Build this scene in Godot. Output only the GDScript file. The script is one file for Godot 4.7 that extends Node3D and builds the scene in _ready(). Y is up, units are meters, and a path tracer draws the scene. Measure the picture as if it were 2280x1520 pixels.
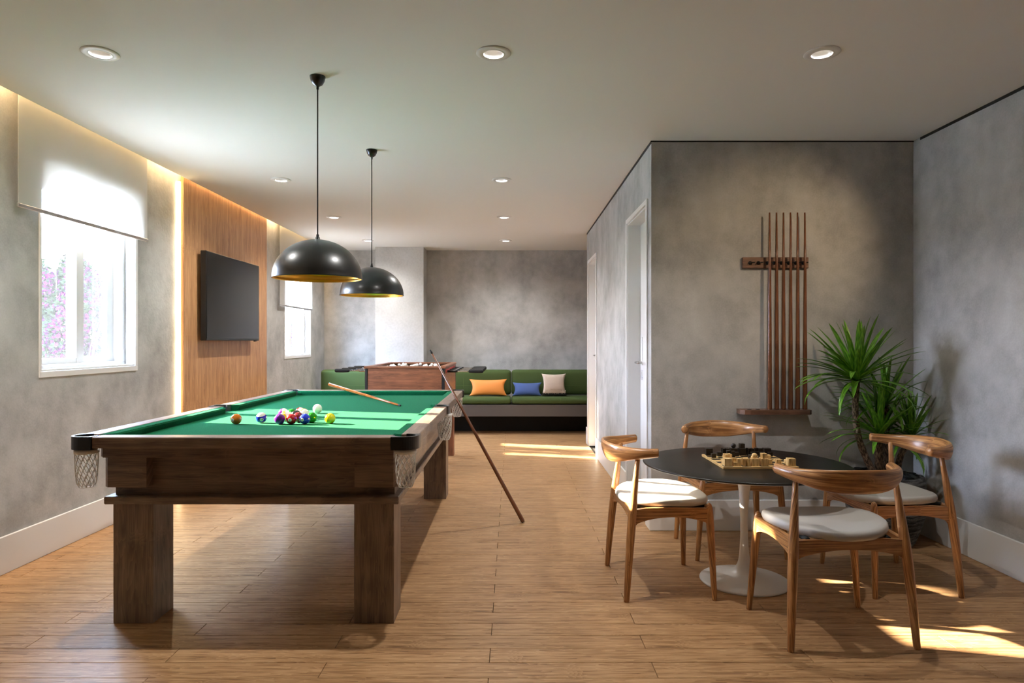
extends Node3D
# A games room: pool table, foosball table, green bench, chess table with four chairs, wall cue rack, plant.
# Metres, y up. The camera stands at the origin's x/z, 1.25 m high, and looks along -z.

const XL := -2.74      # left wall
const XR := 2.66       # right wall
const H := 2.578       # ceiling
const ZB := -9.77      # back wall
const ZR := 5.0        # wall behind the camera
const XC := 0.923      # side of the room block on the right
const ZC := -4.44      # its front
const ZE := -8.24      # its far end
const XCOVE := -2.656  # ceiling edge along the left wall

var M := {}
var counts := {}
var rng := RandomNumberGenerator.new()

func _ready() -> void:
	rng.seed = 4711
	set_view()
	make_materials()
	build_shell()
	build_floor()
	build_windows()
	build_doors()
	build_garden()
	build_panel_and_tv()
	build_downlights()
	build_pendants()
	build_pool_table()
	build_balls_and_cues()
	build_foosball()
	build_sofa()
	build_cue_rack()
	build_round_table()
	build_chairs()
	build_chess()
	build_plant()

# ---------------------------------------------------------------- camera, sky, sun, exposure
func set_view() -> void:
	var cam := Camera3D.new()
	cam.name = "camera"
	cam.fov = 54.0
	cam.near = 0.05
	cam.far = 200.0
	cam.position = Vector3(0, 1.25, 0)
	add_child(cam)
	cam.current = true
	var sky_mat := ProceduralSkyMaterial.new()
	sky_mat.sky_top_color = Color(0.70, 0.82, 0.98)
	sky_mat.sky_horizon_color = Color(0.92, 0.935, 1.0)
	sky_mat.sky_curve = 0.18
	sky_mat.sky_energy_multiplier = 6.6
	sky_mat.ground_bottom_color = Color(0.60, 0.58, 0.54)
	sky_mat.ground_horizon_color = Color(0.85, 0.85, 0.84)
	sky_mat.ground_energy_multiplier = 2.2
	sky_mat.sun_angle_max = 2.0
	var sky := Sky.new()
	sky.sky_material = sky_mat
	var e := Environment.new()
	e.background_mode = Environment.BG_SKY
	e.sky = sky
	e.ambient_light_source = Environment.AMBIENT_SOURCE_SKY
	e.tonemap_mode = Environment.TONE_MAPPER_LINEAR
	e.tonemap_exposure = 1.32
	e.sdfgi_enabled = true
	e.ssao_enabled = true
	e.ssil_enabled = true
	var we := WorldEnvironment.new()
	we.name = "environment"
	we.environment = e
	add_child(we)
	var sun := DirectionalLight3D.new()
	sun.name = "sun"
	sun.light_color = Color(1.0, 0.95, 0.86)
	sun.light_energy = 23.0
	sun.light_angular_distance = 0.9
	sun.shadow_enabled = true
	add_child(sun)
	sun.look_at_from_position(Vector3.ZERO, Vector3(1.0, -0.412, 0.27), Vector3.UP)

# ---------------------------------------------------------------- small helpers
func numbered(called: String) -> String:
	var n: int = counts.get(called, 0)
	counts[called] = n + 1
	return called if n == 0 else "%s_%03d" % [called, n]

func tag(o: Node, label := "", category := "", group := "", kind := "") -> Node:
	for kv in [["label", label], ["category", category], ["group", group], ["kind", kind]]:
		if kv[1] != "":
			o.set_meta(kv[0], kv[1])
	return o

func thing(called: String, label: String, category: String, at := Vector3.ZERO, turn := 0.0, group := "") -> Node3D:
	var o := Node3D.new()
	o.name = numbered(called)
	add_child(o)
	o.position = at
	o.rotation.y = turn
	tag(o, label, category, group)
	return o

func copy_of(src: Node3D, label: String, at: Vector3, turn := 0.0) -> Node3D:
	var base: String = src.get_meta("stem")
	var o: Node3D = src.duplicate()
	o.name = numbered(base)
	add_child(o)
	o.position = at
	o.rotation = Vector3(0, turn, 0)
	o.set_meta("label", label)
	return o

func inst(mesh: Mesh, called: String, m: Material, parent: Node = null) -> MeshInstance3D:
	var o := MeshInstance3D.new()
	o.mesh = mesh
	o.material_override = m
	if parent == null:
		o.name = numbered(called)
		add_child(o)
	else:
		o.name = called
		parent.add_child(o, true)
	return o

func part(st: SurfaceTool, called: String, m: Material, parent: Node = null) -> MeshInstance3D:
	return inst(done(st), called, m, parent)

func struct(st: SurfaceTool, called: String, m: Material, label := "") -> MeshInstance3D:
	var o := inst(done(st), called, m)
	tag(o, label, "", "", "structure")
	return o

func begin(smooth := false) -> SurfaceTool:
	var st := SurfaceTool.new()
	st.begin(Mesh.PRIMITIVE_TRIANGLES)
	st.set_smooth_group(0 if smooth else -1)
	return st

func done(st: SurfaceTool) -> ArrayMesh:
	st.generate_normals()
	st.index()
	return st.commit()

func vert(st: SurfaceTool, p: Vector3, uv: Vector2) -> void:
	st.set_uv(uv)
	st.add_vertex(p)

# u runs along the grain axis, v across it, both in metres
func uvg(p: Vector3, g: int, off: Vector2) -> Vector2:
	return Vector2(p[g], p[(g + 1) % 3] + p[(g + 2) % 3]) + off

# corners run anticlockwise seen from outside
func quad(st: SurfaceTool, a: Vector3, b: Vector3, c: Vector3, d: Vector3, g := 0, off := Vector2.ZERO, t := Transform3D()) -> void:
	for p in [a, c, b, a, d, c]:
		vert(st, t * p, uvg(p, g, off))

func tri(st: SurfaceTool, a: Vector3, b: Vector3, c: Vector3, g := 0, off := Vector2.ZERO, t := Transform3D()) -> void:
	for p in [a, c, b]:
		vert(st, t * p, uvg(p, g, off))

# a box with chamfered edges; c is its centre
func box(st: SurfaceTool, c: Vector3, s: Vector3, bev := 0.0, g := 0, off := Vector2.ZERO, t := Transform3D()) -> void:
	var h := s * 0.5
	if bev <= 0.0:
		for ax in 3:
			var u := (ax + 1) % 3
			var v := (ax + 2) % 3
			for sg in [-1.0, 1.0]:
				var q := []
				for k in [[-1, -1], [1, -1], [1, 1], [-1, 1]]:
					var p := Vector3.ZERO
					p[ax] = h[ax] * sg
					p[u] = h[u] * k[0] * sg
					p[v] = h[v] * k[1]
					q.append(c + p)
				quad(st, q[0], q[1], q[2], q[3], g, off, t)
		return
	var b: float = min(bev, min(h.x, min(h.y, h.z)) * 0.9)
	var i := h - Vector3(b, b, b)
	for ax in 3:
		var u := (ax + 1) % 3
		var v := (ax + 2) % 3
		for sg in [-1.0, 1.0]:
			var q := []
			for k in [[-1, -1], [1, -1], [1, 1], [-1, 1]]:
				var p := Vector3.ZERO
				p[ax] = h[ax] * sg
				p[u] = i[u] * k[0] * sg
				p[v] = i[v] * k[1]
				q.append(c + p)
			quad(st, q[0], q[1], q[2], q[3], g, off, t)
		# the four edges that run along ax
		for su in [-1.0, 1.0]:
			for sv in [-1.0, 1.0]:
				var e := []
				for k in [[0, -1.0], [1, -1.0], [1, 1.0], [0, 1.0]]:
					var p := Vector3.ZERO
					p[ax] = i[ax] * k[1]
					p[u] = (h[u] if k[0] == 0 else i[u]) * su
					p[v] = (i[v] if k[0] == 0 else h[v]) * sv
					e.append(c + p)
				if su * sv > 0:
					quad(st, e[0], e[1], e[2], e[3], g, off, t)
				else:
					quad(st, e[3], e[2], e[1], e[0], g, off, t)
	for sx in [-1.0, 1.0]:
		for sy in [-1.0, 1.0]:
			for sz in [-1.0, 1.0]:
				var px := c + Vector3(h.x * sx, i.y * sy, i.z * sz)
				var py := c + Vector3(i.x * sx, h.y * sy, i.z * sz)
				var pz := c + Vector3(i.x * sx, i.y * sy, h.z * sz)
				if sx * sy * sz > 0:
					tri(st, px, py, pz, g, off, t)
				else:
					tri(st, px, pz, py, g, off, t)

func bx(x0: float, x1: float, y0: float, y1: float, z0: float, z1: float) -> Array:
	return [Vector3((x0 + x1) / 2, (y0 + y1) / 2, (z0 + z1) / 2), Vector3(absf(x1 - x0), absf(y1 - y0), absf(z1 - z0))]

func span(st: SurfaceTool, x0: float, x1: float, y0: float, y1: float, z0: float, z1: float, bev := 0.0, g := 0, off := Vector2.ZERO) -> void:
	var b := bx(x0, x1, y0, y1, z0, z1)
	box(st, b[0], b[1], bev, g, off)

# rows of points joined to a skin; wrap closes each row into a ring
func skin(st: SurfaceTool, rows: Array, wrap: bool, uvs := [], cap0 := false, cap1 := false) -> void:
	for r in rows.size() - 1:
		var n: int = rows[r].size()
		for k in (n if wrap else n - 1):
			var k2 := (k + 1) % n
			var a: Vector3 = rows[r][k]
			var b: Vector3 = rows[r][k2]
			var c: Vector3 = rows[r + 1][k2]
			var d: Vector3 = rows[r + 1][k]
			var ua: Vector2
			var ub: Vector2
			var uc: Vector2
			var ud: Vector2
			if uvs.size():
				ua = uvs[r][k]; ub = uvs[r][k + 1]; uc = uvs[r + 1][k + 1]; ud = uvs[r + 1][k]
			for q in [[a, ua], [b, ub], [c, uc], [a, ua], [c, uc], [d, ud]]:
				vert(st, q[0], q[1])
	for side in 2:
		if [cap0, cap1][side]:
			var ring: Array = rows[0] if side == 0 else rows[-1]
			var mid := Vector3.ZERO
			for p in ring:
				mid += p
			mid /= ring.size()
			for k in ring.size():
				var a: Vector3 = ring[k]
				var b: Vector3 = ring[(k + 1) % ring.size()]
				var u0 := Vector2(0, 0)
				if uvs.size():
					u0 = uvs[0][0] if side == 0 else uvs[-1][0]
				for p in ([mid, b, a] if side == 0 else [mid, a, b]):
					vert(st, p, u0 + Vector2((p - mid).length(), 0))

# profile of (radius, y) turned round the y axis
func lathe(st: SurfaceTool, prof: Array, n := 32, c := Vector3.ZERO, cap0 := false, cap1 := false) -> void:
	var rows := []
	var uvs := []
	var run := 0.0
	for i in prof.size():
		var p: Vector2 = prof[i]
		if i:
			run += p.distance_to(prof[i - 1])
		var row := []
		var uv := []
		for k in n + 1:
			var a := TAU * k / n
			if k < n:
				row.append(c + Vector3(p.x * cos(a), p.y, -p.x * sin(a)))
			uv.append(Vector2(run, a * 0.05))
		rows.append(row)
		uvs.append(uv)
	skin(st, rows, true, uvs, cap0, cap1)

# a round bar through points with a radius at each; square > 0 pulls the section towards a square
func tube(st: SurfaceTool, pts: Array, rad: Array, n := 10, caps := true, off := Vector2.ZERO) -> void:
	var rows := []
	var uvs := []
	var up := Vector3.UP
	var run := 0.0
	var t0: Vector3 = (pts[1] - pts[0]).normalized()
	if absf(t0.dot(up)) > 0.9:
		up = Vector3.RIGHT
	var nrm := (up - t0 * up.dot(t0)).normalized()
	for i in pts.size():
		var t: Vector3 = (pts[min(i + 1, pts.size() - 1)] - pts[max(i - 1, 0)]).normalized()
		nrm = (nrm - t * nrm.dot(t)).normalized()
		var bi := t.cross(nrm)
		if i:
			run += (pts[i] as Vector3).distance_to(pts[i - 1])
		var row := []
		var uv := []
		for k in n + 1:
			var a := TAU * k / n
			if k < n:
				row.append(pts[i] + (nrm * cos(a) + bi * sin(a)) * rad[i])
			uv.append(Vector2(run, a * rad[i]) + off)
		rows.append(row)
		uvs.append(uv)
	skin(st, rows, true, uvs, caps, caps)

# a flat polygon (x, z) raised from y0 to y1
func prism(st: SurfaceTool, poly: Array, y0: float, y1: float, g := 0, off := Vector2.ZERO, t := Transform3D()) -> void:
	var pk := PackedVector2Array(poly)
	if Geometry2D.is_polygon_clockwise(pk):
		pk.reverse()
	var idx := Geometry2D.triangulate_polygon(pk)
	for i in range(0, idx.size(), 3):
		var a := pk[idx[i]]
		var b := pk[idx[i + 1]]
		var c := pk[idx[i + 2]]
		if (b - a).cross(c - a) < 0:
			var sw := b
			b = c
			c = sw
		tri(st, Vector3(a.x, y1, a.y), Vector3(c.x, y1, c.y), Vector3(b.x, y1, b.y), g, off, t)
		tri(st, Vector3(a.x, y0, a.y), Vector3(b.x, y0, b.y), Vector3(c.x, y0, c.y), g, off, t)
	for i in pk.size():
		var a := pk[i]
		var b := pk[(i + 1) % pk.size()]
		quad(st, Vector3(a.x, y0, a.y), Vector3(a.x, y1, a.y), Vector3(b.x, y1, b.y), Vector3(b.x, y0, b.y), g, off, t)

# a box with rounded edges and slightly swollen faces
func soft_box(size: Vector3, r: float, n: int, swell := Vector3.ZERO) -> ArrayMesh:
	var st := begin(true)
	var h := size * 0.5
	for ax in 3:
		var u := (ax + 1) % 3
		var v := (ax + 2) % 3
		for sg in [-1.0, 1.0]:
			var rows := []
			var uvs := []
			for i in n + 1:
				var row := []
				var uv := []
				for j in n + 1:
					var p := Vector3.ZERO
					p[ax] = sg
					p[u] = sin((2.0 * i / n - 1.0) * PI / 2)
					p[v] = sin((2.0 * j / n - 1.0) * PI / 2) * sg
					var q := p * h
					var inner := q.clamp(-(h - Vector3(r, r, r)), h - Vector3(r, r, r))
					var dir := q - inner
					var pos := inner + dir.normalized() * r
					var bulge := Vector3.ZERO
					bulge[ax] = sg * swell[ax] * (1.0 - p[u] * p[u]) * (1.0 - p[v] * p[v])
					pos += bulge
					row.append(pos)
					uv.append(uvg(pos, 0, Vector2.ZERO))
				rows.append(row)
				uvs.append(uv)
			skin(st, rows, false, uvs)
	return done(st)

func spline(pts: Array, n: int) -> Array:
	var out := []
	for i in pts.size() - 1:
		var p0 = pts[max(i - 1, 0)]
		var p1 = pts[i]
		var p2 = pts[i + 1]
		var p3 = pts[min(i + 2, pts.size() - 1)]
		for k in n:
			var t := float(k) / n
			out.append(0.5 * ((2 * p1) + (p2 - p0) * t + (2 * p0 - 5 * p1 + 4 * p2 - p3) * t * t + (3 * p1 - p0 - 3 * p2 + p3) * t * t * t))
	out.append(pts[-1])
	return out

# ---------------------------------------------------------------- computed textures
func noise_bytes(w: int, h: int, stretch: int, freq: float, sd: int, oct := 3, upright := 1) -> PackedByteArray:
	var n := FastNoiseLite.new()
	n.noise_type = FastNoiseLite.TYPE_SIMPLEX_SMOOTH
	n.seed = sd
	n.frequency = freq
	n.fractal_octaves = oct
	var im := n.get_seamless_image(max(8, w / stretch), max(8, h / upright))
	im.convert(Image.FORMAT_L8)
	if stretch > 1 or upright > 1:
		im.resize(w, h, Image.INTERPOLATE_CUBIC)
	return im.get_data()

# layers: [bytes, weight, bands]; bands > 0 folds the noise into rings. The sum looks a colour up in the ramp.
func blend(w: int, h: int, layers: Array, ramp: Array) -> ImageTexture:
	var gr := Gradient.new()
	var offs := PackedFloat32Array()
	var cols := PackedColorArray()
	for r in ramp:
		offs.append(r[0])
		cols.append(r[1])
	gr.offsets = offs
	gr.colors = cols
	var lut := PackedByteArray()
	for i in 256:
		var c := gr.sample(i / 255.0)
		lut.append(int(c.r * 255))
		lut.append(int(c.g * 255))
		lut.append(int(c.b * 255))
	var pre := []
	for l in layers:
		var tab := PackedFloat32Array()
		for i in 256:
			var f := i / 255.0
			if l.size() > 2 and l[2] > 0:
				f = f * l[2]
				f = f - floorf(f)
				f = pow(f, 1.6)
			tab.append((f - 0.5) * l[1] * 255.0)
		pre.append(tab)
	var out := PackedByteArray()
	out.resize(w * h * 3)
	var n := w * h
	var nl := layers.size()
	var b0: PackedByteArray = layers[0][0]
	var b1: PackedByteArray = layers[1 % nl][0]
	var b2: PackedByteArray = layers[2 % nl][0]
	var b3: PackedByteArray = layers[3 % nl][0]
	var t0: PackedFloat32Array = pre[0]
	var t1: PackedFloat32Array = pre[1 % nl]
	var t2: PackedFloat32Array = pre[2 % nl]
	var t3: PackedFloat32Array = pre[3 % nl]
	for i in n:
		var k := clampi(int(127.5 + t0[b0[i]] + t1[b1[i]] + t2[b2[i]] + t3[b3[i]]), 0, 255) * 3
		var j := i * 3
		out[j] = lut[k]
		out[j + 1] = lut[k + 1]
		out[j + 2] = lut[k + 2]
	return ImageTexture.create_from_image(Image.create_from_data(w, h, false, Image.FORMAT_RGB8, out))

func grey(w: int, h: int, stretch: int, freq: float, sd: int, oct := 3) -> ImageTexture:
	return ImageTexture.create_from_image(Image.create_from_data(w, h, false, Image.FORMAT_L8, noise_bytes(w, h, stretch, freq, sd, oct)))

func mat(key: String, c: Color, rough: float, tex: Texture2D = null, sc := Vector3.ONE, metal := 0.0) -> StandardMaterial3D:
	var m := StandardMaterial3D.new()
	m.resource_name = key
	m.albedo_color = c
	m.roughness = rough
	m.metallic = metal
	if tex:
		m.albedo_texture = tex
		m.uv1_scale = sc
	M[key] = m
	return m

func relief(m: StandardMaterial3D, t: Texture2D, cm: float) -> void:
	m.heightmap_enabled = true
	m.heightmap_texture = t
	m.heightmap_scale = cm

func make_materials() -> void:
	# plaster: brushed, cloudy, with fine grain
	var plaster := blend(1024, 1024, [[noise_bytes(1024, 1024, 1, 0.0045, 1, 5), 0.66], [noise_bytes(1024, 1024, 1, 0.02, 2, 4), 0.26], [noise_bytes(1024, 1024, 1, 0.16, 3, 2), 0.20], [noise_bytes(1024, 1024, 1, 0.02, 4, 3, 3), 0.16]],
		[[0.0, Color(0.575, 0.572, 0.563)], [0.5, Color(0.70, 0.698, 0.690)], [1.0, Color(0.79, 0.788, 0.78)]])
	var grit := grey(512, 512, 1, 0.12, 9, 3)
	var w := mat("plaster", Color(1, 1, 1), 0.86, plaster, Vector3(0.42, 0.42, 0.42))
	w.uv1_triplanar = true
	w.uv1_world_triplanar = true
	w.uv1_triplanar_sharpness = 8.0
	relief(w, grit, 0.12)
	var wp: StandardMaterial3D = w.duplicate()
	wp.resource_name = "plaster_pale"
	wp.albedo_texture = blend(512, 512, [[noise_bytes(512, 512, 1, 0.006, 5, 4), 0.6], [noise_bytes(512, 512, 1, 0.12, 6, 2), 0.3]], [[0.0, Color(0.69, 0.69, 0.685)], [1.0, Color(0.77, 0.77, 0.765)]])
	M["plaster_pale"] = wp
	mat("ceiling", Color(0.92, 0.92, 0.915), 0.92)
	mat("white_paint", Color(0.90, 0.90, 0.90), 0.42)
	mat("frame_white", Color(0.92, 0.92, 0.92), 0.35)
	mat("shadow_gap", Color(0.03, 0.03, 0.03), 0.6)
	# woods
	var oak := blend(1024, 1024, [[noise_bytes(1024, 1024, 16, 0.035, 11, 4), 0.55], [noise_bytes(1024, 1024, 24, 0.22, 12, 2), 0.55], [noise_bytes(1024, 1024, 8, 0.012, 13, 3), 0.34, 9.0], [noise_bytes(1024, 1024, 1, 0.004, 14, 2), 0.18]],
		[[0.0, Color(0.44, 0.315, 0.205)], [0.28, Color(0.61, 0.46, 0.315)], [0.55, Color(0.70, 0.55, 0.395)], [1.0, Color(0.78, 0.64, 0.48)]])
	var f := mat("oak_floor", Color(1, 1, 1), 0.40, oak, Vector3(1.0 / 1.3, 1.0 / 1.0, 1))
	f.metallic_specular = 0.28
	relief(f, grey(512, 512, 16, 0.16, 15, 3), 0.03)
	mat("floor_base", Color(0.12, 0.09, 0.06), 0.9)
	var walnut := blend(1024, 512, [[noise_bytes(1024, 512, 12, 0.022, 21, 4), 0.55], [noise_bytes(1024, 512, 32, 0.16, 22, 2), 0.36], [noise_bytes(1024, 512, 8, 0.010, 23, 3), 0.22, 7.0], [noise_bytes(1024, 512, 1, 0.006, 24, 2), 0.25]],
		[[0.0, Color(0.33, 0.27, 0.23)], [0.5, Color(0.50, 0.42, 0.36)], [1.0, Color(0.62, 0.53, 0.465)]])
	mat("walnut", Color(1, 1, 1), 0.38, walnut, Vector3(1.0 / 1.1, 1.0 / 0.5, 1))
	mat("mahogany", Color(1.0, 0.76, 0.62), 0.34, walnut, Vector3(1.0 / 1.0, 1.0 / 0.35, 1))
	mat("rack_wood", Color(0.90, 0.76, 0.68), 0.4, walnut, Vector3(1.0 / 0.6, 1.0 / 0.25, 1))
	mat("cue_dark", Color(0.92, 0.70, 0.56), 0.25, walnut, Vector3(1.0 / 0.8, 1.0 / 0.2, 1))
	var teak := blend(1024, 256, [[noise_bytes(1024, 256, 48, 0.05, 31, 3), 0.75], [noise_bytes(1024, 256, 48, 0.20, 32, 2), 0.60], [noise_bytes(1024, 256, 32, 0.016, 33, 2), 0.30, 5.0], [noise_bytes(1024, 256, 1, 0.008, 34, 2), 0.15]],
		[[0.0, Color(0.40, 0.255, 0.14)], [0.3, Color(0.58, 0.39, 0.225)], [0.6, Color(0.72, 0.51, 0.31)], [1.0, Color(0.83, 0.65, 0.43)]])
	var tk := mat("teak", Color(1, 1, 1), 0.34, teak, Vector3(1.0 / 0.7, 1.0 / 0.13, 1))
	tk.clearcoat_enabled = true
	tk.clearcoat = 0.25
	tk.clearcoat_roughness = 0.25
	var panel := blend(512, 1024, [[noise_bytes(512, 1024, 16, 0.03, 41, 3), 0.55], [noise_bytes(512, 1024, 16, 0.18, 42, 2), 0.65], [noise_bytes(512, 1024, 8, 0.012, 43, 3), 0.22, 8.0], [noise_bytes(512, 1024, 1, 0.006, 44, 2), 0.15]],
		[[0.0, Color(0.57, 0.39, 0.245)], [0.5, Color(0.76, 0.565, 0.39)], [1.0, Color(0.85, 0.675, 0.50)]])
	mat("oak_panel", Color(1, 1, 1), 0.42, panel, Vector3(1.0 / 1.3, 1.0 / 1.2, 1))
	mat("cue_light", Color(1.0, 0.85, 0.68), 0.22, teak, Vector3(1.0 / 0.9, 1.0 / 0.2, 1))
	var maple := blend(256, 256, [[noise_bytes(256, 256, 12, 0.06, 35, 3), 0.8], [noise_bytes(256, 256, 16, 0.2, 36, 2), 0.6]], [[0.0, Color(0.68, 0.52, 0.30)], [0.5, Color(0.85, 0.69, 0.44)], [1.0, Color(0.93, 0.79, 0.55)]])
	mat("piece_light", Color(1, 1, 1), 0.45, maple, Vector3(5, 9, 1))
	mat("piece_dark", Color(0.20, 0.20, 0.205), 0.35, oak, Vector3(6, 6, 1))
	# cloths
	var fuzz := grey(512, 512, 1, 0.30, 51, 2)
	var felt := blend(512, 512, [[noise_bytes(512, 512, 1, 0.33, 52, 2), 0.8], [noise_bytes(512, 512, 1, 0.09, 53, 2), 0.4]], [[0.0, Color(0.03, 0.20, 0.125)], [0.5, Color(0.065, 0.36, 0.225)], [1.0, Color(0.13, 0.48, 0.31)]])
	var fl := mat("felt", Color(1, 1, 1), 0.95, felt, Vector3(3.2, 3.2, 1))
	fl.rim_enabled = true
	fl.rim = 0.06
	fl.metallic_specular = 0.05
	fl.rim_tint = 0.1
	relief(fl, fuzz, 0.05)
	var weave := blend(512, 512, [[noise_bytes(512, 512, 1, 0.34, 54, 2), 0.7], [noise_bytes(512, 512, 1, 0.05, 55, 3), 0.5]], [[0.0, Color(0.78, 0.78, 0.78)], [0.5, Color(0.92, 0.92, 0.92)], [1.0, Color(1, 1, 1)]])
	for v in [["sofa_green", Color(0.265, 0.345, 0.14), 0.08], ["sofa_seam", Color(0.36, 0.45, 0.22), 0.1], ["orange_satin", Color(0.88, 0.55, 0.24), 0.35], ["blue_velvet", Color(0.27, 0.36, 0.58), 0.4], ["cream_knit", Color(0.88, 0.81, 0.76), 0.4]]:
		var cm := mat(v[0], v[1], 0.85, weave, Vector3(5, 5, 1))
		cm.rim_enabled = true
		cm.rim = v[2]
		cm.rim_tint = 0.6
		if v[0] != "orange_satin" and v[0] != "blue_velvet":
			relief(cm, fuzz, 0.06)
	M["orange_satin"].roughness = 0.55
	M["orange_satin"].albedo_texture = null
	M["blue_velvet"].albedo_texture = null
	mat("fringe_black", Color(0.02, 0.02, 0.02), 0.8)
	var lea := mat("leather", Color(0.72, 0.705, 0.685), 0.40)
	relief(lea, grey(512, 512, 1, 0.20, 56, 3), 0.02)
	lea.uv1_triplanar = true
	lea.uv1_scale = Vector3(5, 5, 5)
	var blind := mat("blind_fabric", Color(0.88, 0.875, 0.86, 0.78), 0.9)
	blind.transparency = BaseMaterial3D.TRANSPARENCY_ALPHA
	blind.backlight_enabled = true
	blind.backlight = Color(0.92, 0.92, 0.92)
	# metals, plastics, lacquer, glass
	mat("alu", Color(0.72, 0.72, 0.72), 0.35, null, Vector3.ONE, 0.9)
	mat("steel", Color(0.80, 0.80, 0.80), 0.22, null, Vector3.ONE, 1.0)
	mat("black_satin", Color(0.055, 0.055, 0.055), 0.38)
	mat("casting", Color(0.13, 0.13, 0.135), 0.33)
	mat("rubber", Color(0.035, 0.033, 0.032), 0.75)
	mat("net_white", Color(0.90, 0.89, 0.87), 0.5)
	mat("shade_black", Color(0.075, 0.073, 0.07), 0.36)
	M["shade_black"].clearcoat_enabled = true
	M["shade_black"].clearcoat = 0.35
	M["shade_black"].clearcoat_roughness = 0.2
	mat("shade_gold", Color(0.93, 0.72, 0.32), 0.36, null, Vector3.ONE, 1.0)
	mat("screen", Color(0.028, 0.028, 0.03), 0.20)
	mat("tv_case", Color(0.02, 0.02, 0.02), 0.4)
	mat("table_black", Color(0.03, 0.029, 0.028), 0.34)
	mat("table_white", Color(0.88, 0.88, 0.88), 0.28)
	mat("bench_grey", Color(0.33, 0.31, 0.30), 0.55)
	mat("plinth_dark", Color(0.05, 0.045, 0.04), 0.8)
	mat("red_plastic", Color(0.60, 0.05, 0.05), 0.4)
	mat("white_plastic", Color(0.92, 0.90, 0.88), 0.3)
	mat("pitch_green", Color(0.08, 0.28, 0.12), 0.7)
	var glass := mat("pane", Color(1, 1, 1, 0.06), 0.02)
	glass.transparency = BaseMaterial3D.TRANSPARENCY_ALPHA
	# plants, stone, outdoors
	var leaf := blend(256, 256, [[noise_bytes(256, 256, 8, 0.05, 61, 2), 0.5], [noise_bytes(256, 256, 1, 0.02, 62, 2), 0.6]], [[0.0, Color(0.20, 0.37, 0.09)], [0.5, Color(0.34, 0.54, 0.14)], [1.0, Color(0.52, 0.68, 0.23)]])
	var lf := mat("leaf", Color(1, 1, 1), 0.30, leaf, Vector3(2, 8, 1))
	lf.backlight_enabled = true
	lf.backlight = Color(0.35, 0.42, 0.20)
	var bark := blend(256, 256, [[noise_bytes(256, 256, 1, 0.03, 63, 3), 0.7], [noise_bytes(256, 256, 1, 0.18, 64, 2), 0.6]], [[0.0, Color(0.16, 0.115, 0.085)], [0.5, Color(0.36, 0.28, 0.21)], [1.0, Color(0.60, 0.50, 0.40)]])
	relief(mat("bark", Color(1, 1, 1), 0.9, bark, Vector3(4, 10, 1)), grey(256, 256, 1, 0.12, 65, 3), 0.5)
	var stone := blend(512, 512, [[noise_bytes(512, 512, 10, 0.05, 66, 4), 0.9], [noise_bytes(512, 512, 1, 0.16, 67, 3), 0.5]], [[0.0, Color(0.11, 0.11, 0.11)], [0.5, Color(0.30, 0.30, 0.295)], [1.0, Color(0.52, 0.52, 0.51)]])
	var sm := mat("stone", Color(1, 1, 1), 0.85, stone, Vector3(2, 2, 2))
	sm.uv1_triplanar = true
	relief(sm, grey(512, 512, 10, 0.06, 68, 4), 1.0)
	mat("soil", Color(0.13, 0.095, 0.07), 0.95)
	mat("paving", Color(0.74, 0.73, 0.70), 0.9)
	var bl := mat("bush_leaf", Color(0.11, 0.15, 0.10), 0.7)
	bl.metallic_specular = 0.0
	var bf := mat("blossom", Color(0.27, 0.07, 0.27), 0.7)
	bf.metallic_specular = 0.0
	mat("twig", Color(0.25, 0.20, 0.16), 0.9)
	var glow := mat("led_glow", Color(1, 1, 1), 0.5)
	glow.emission_enabled = true
	glow.emission = Color(1.0, 0.87, 0.66)
	glow.emission_energy_multiplier = 6.0
	var lamp := mat("lamp_glow", Color(1, 1, 1), 0.5)
	lamp.emission_enabled = true
	lamp.emission = Color(1.0, 0.92, 0.80)
	lamp.emission_energy_multiplier = 16.0

# ---------------------------------------------------------------- the room itself
const WINDOWS := [[3.895, 4.862], [8.07, 9.08]]   # distance from the camera of the near and far jamb
const WY0 := 1.075
const WY1 := 2.27

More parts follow.
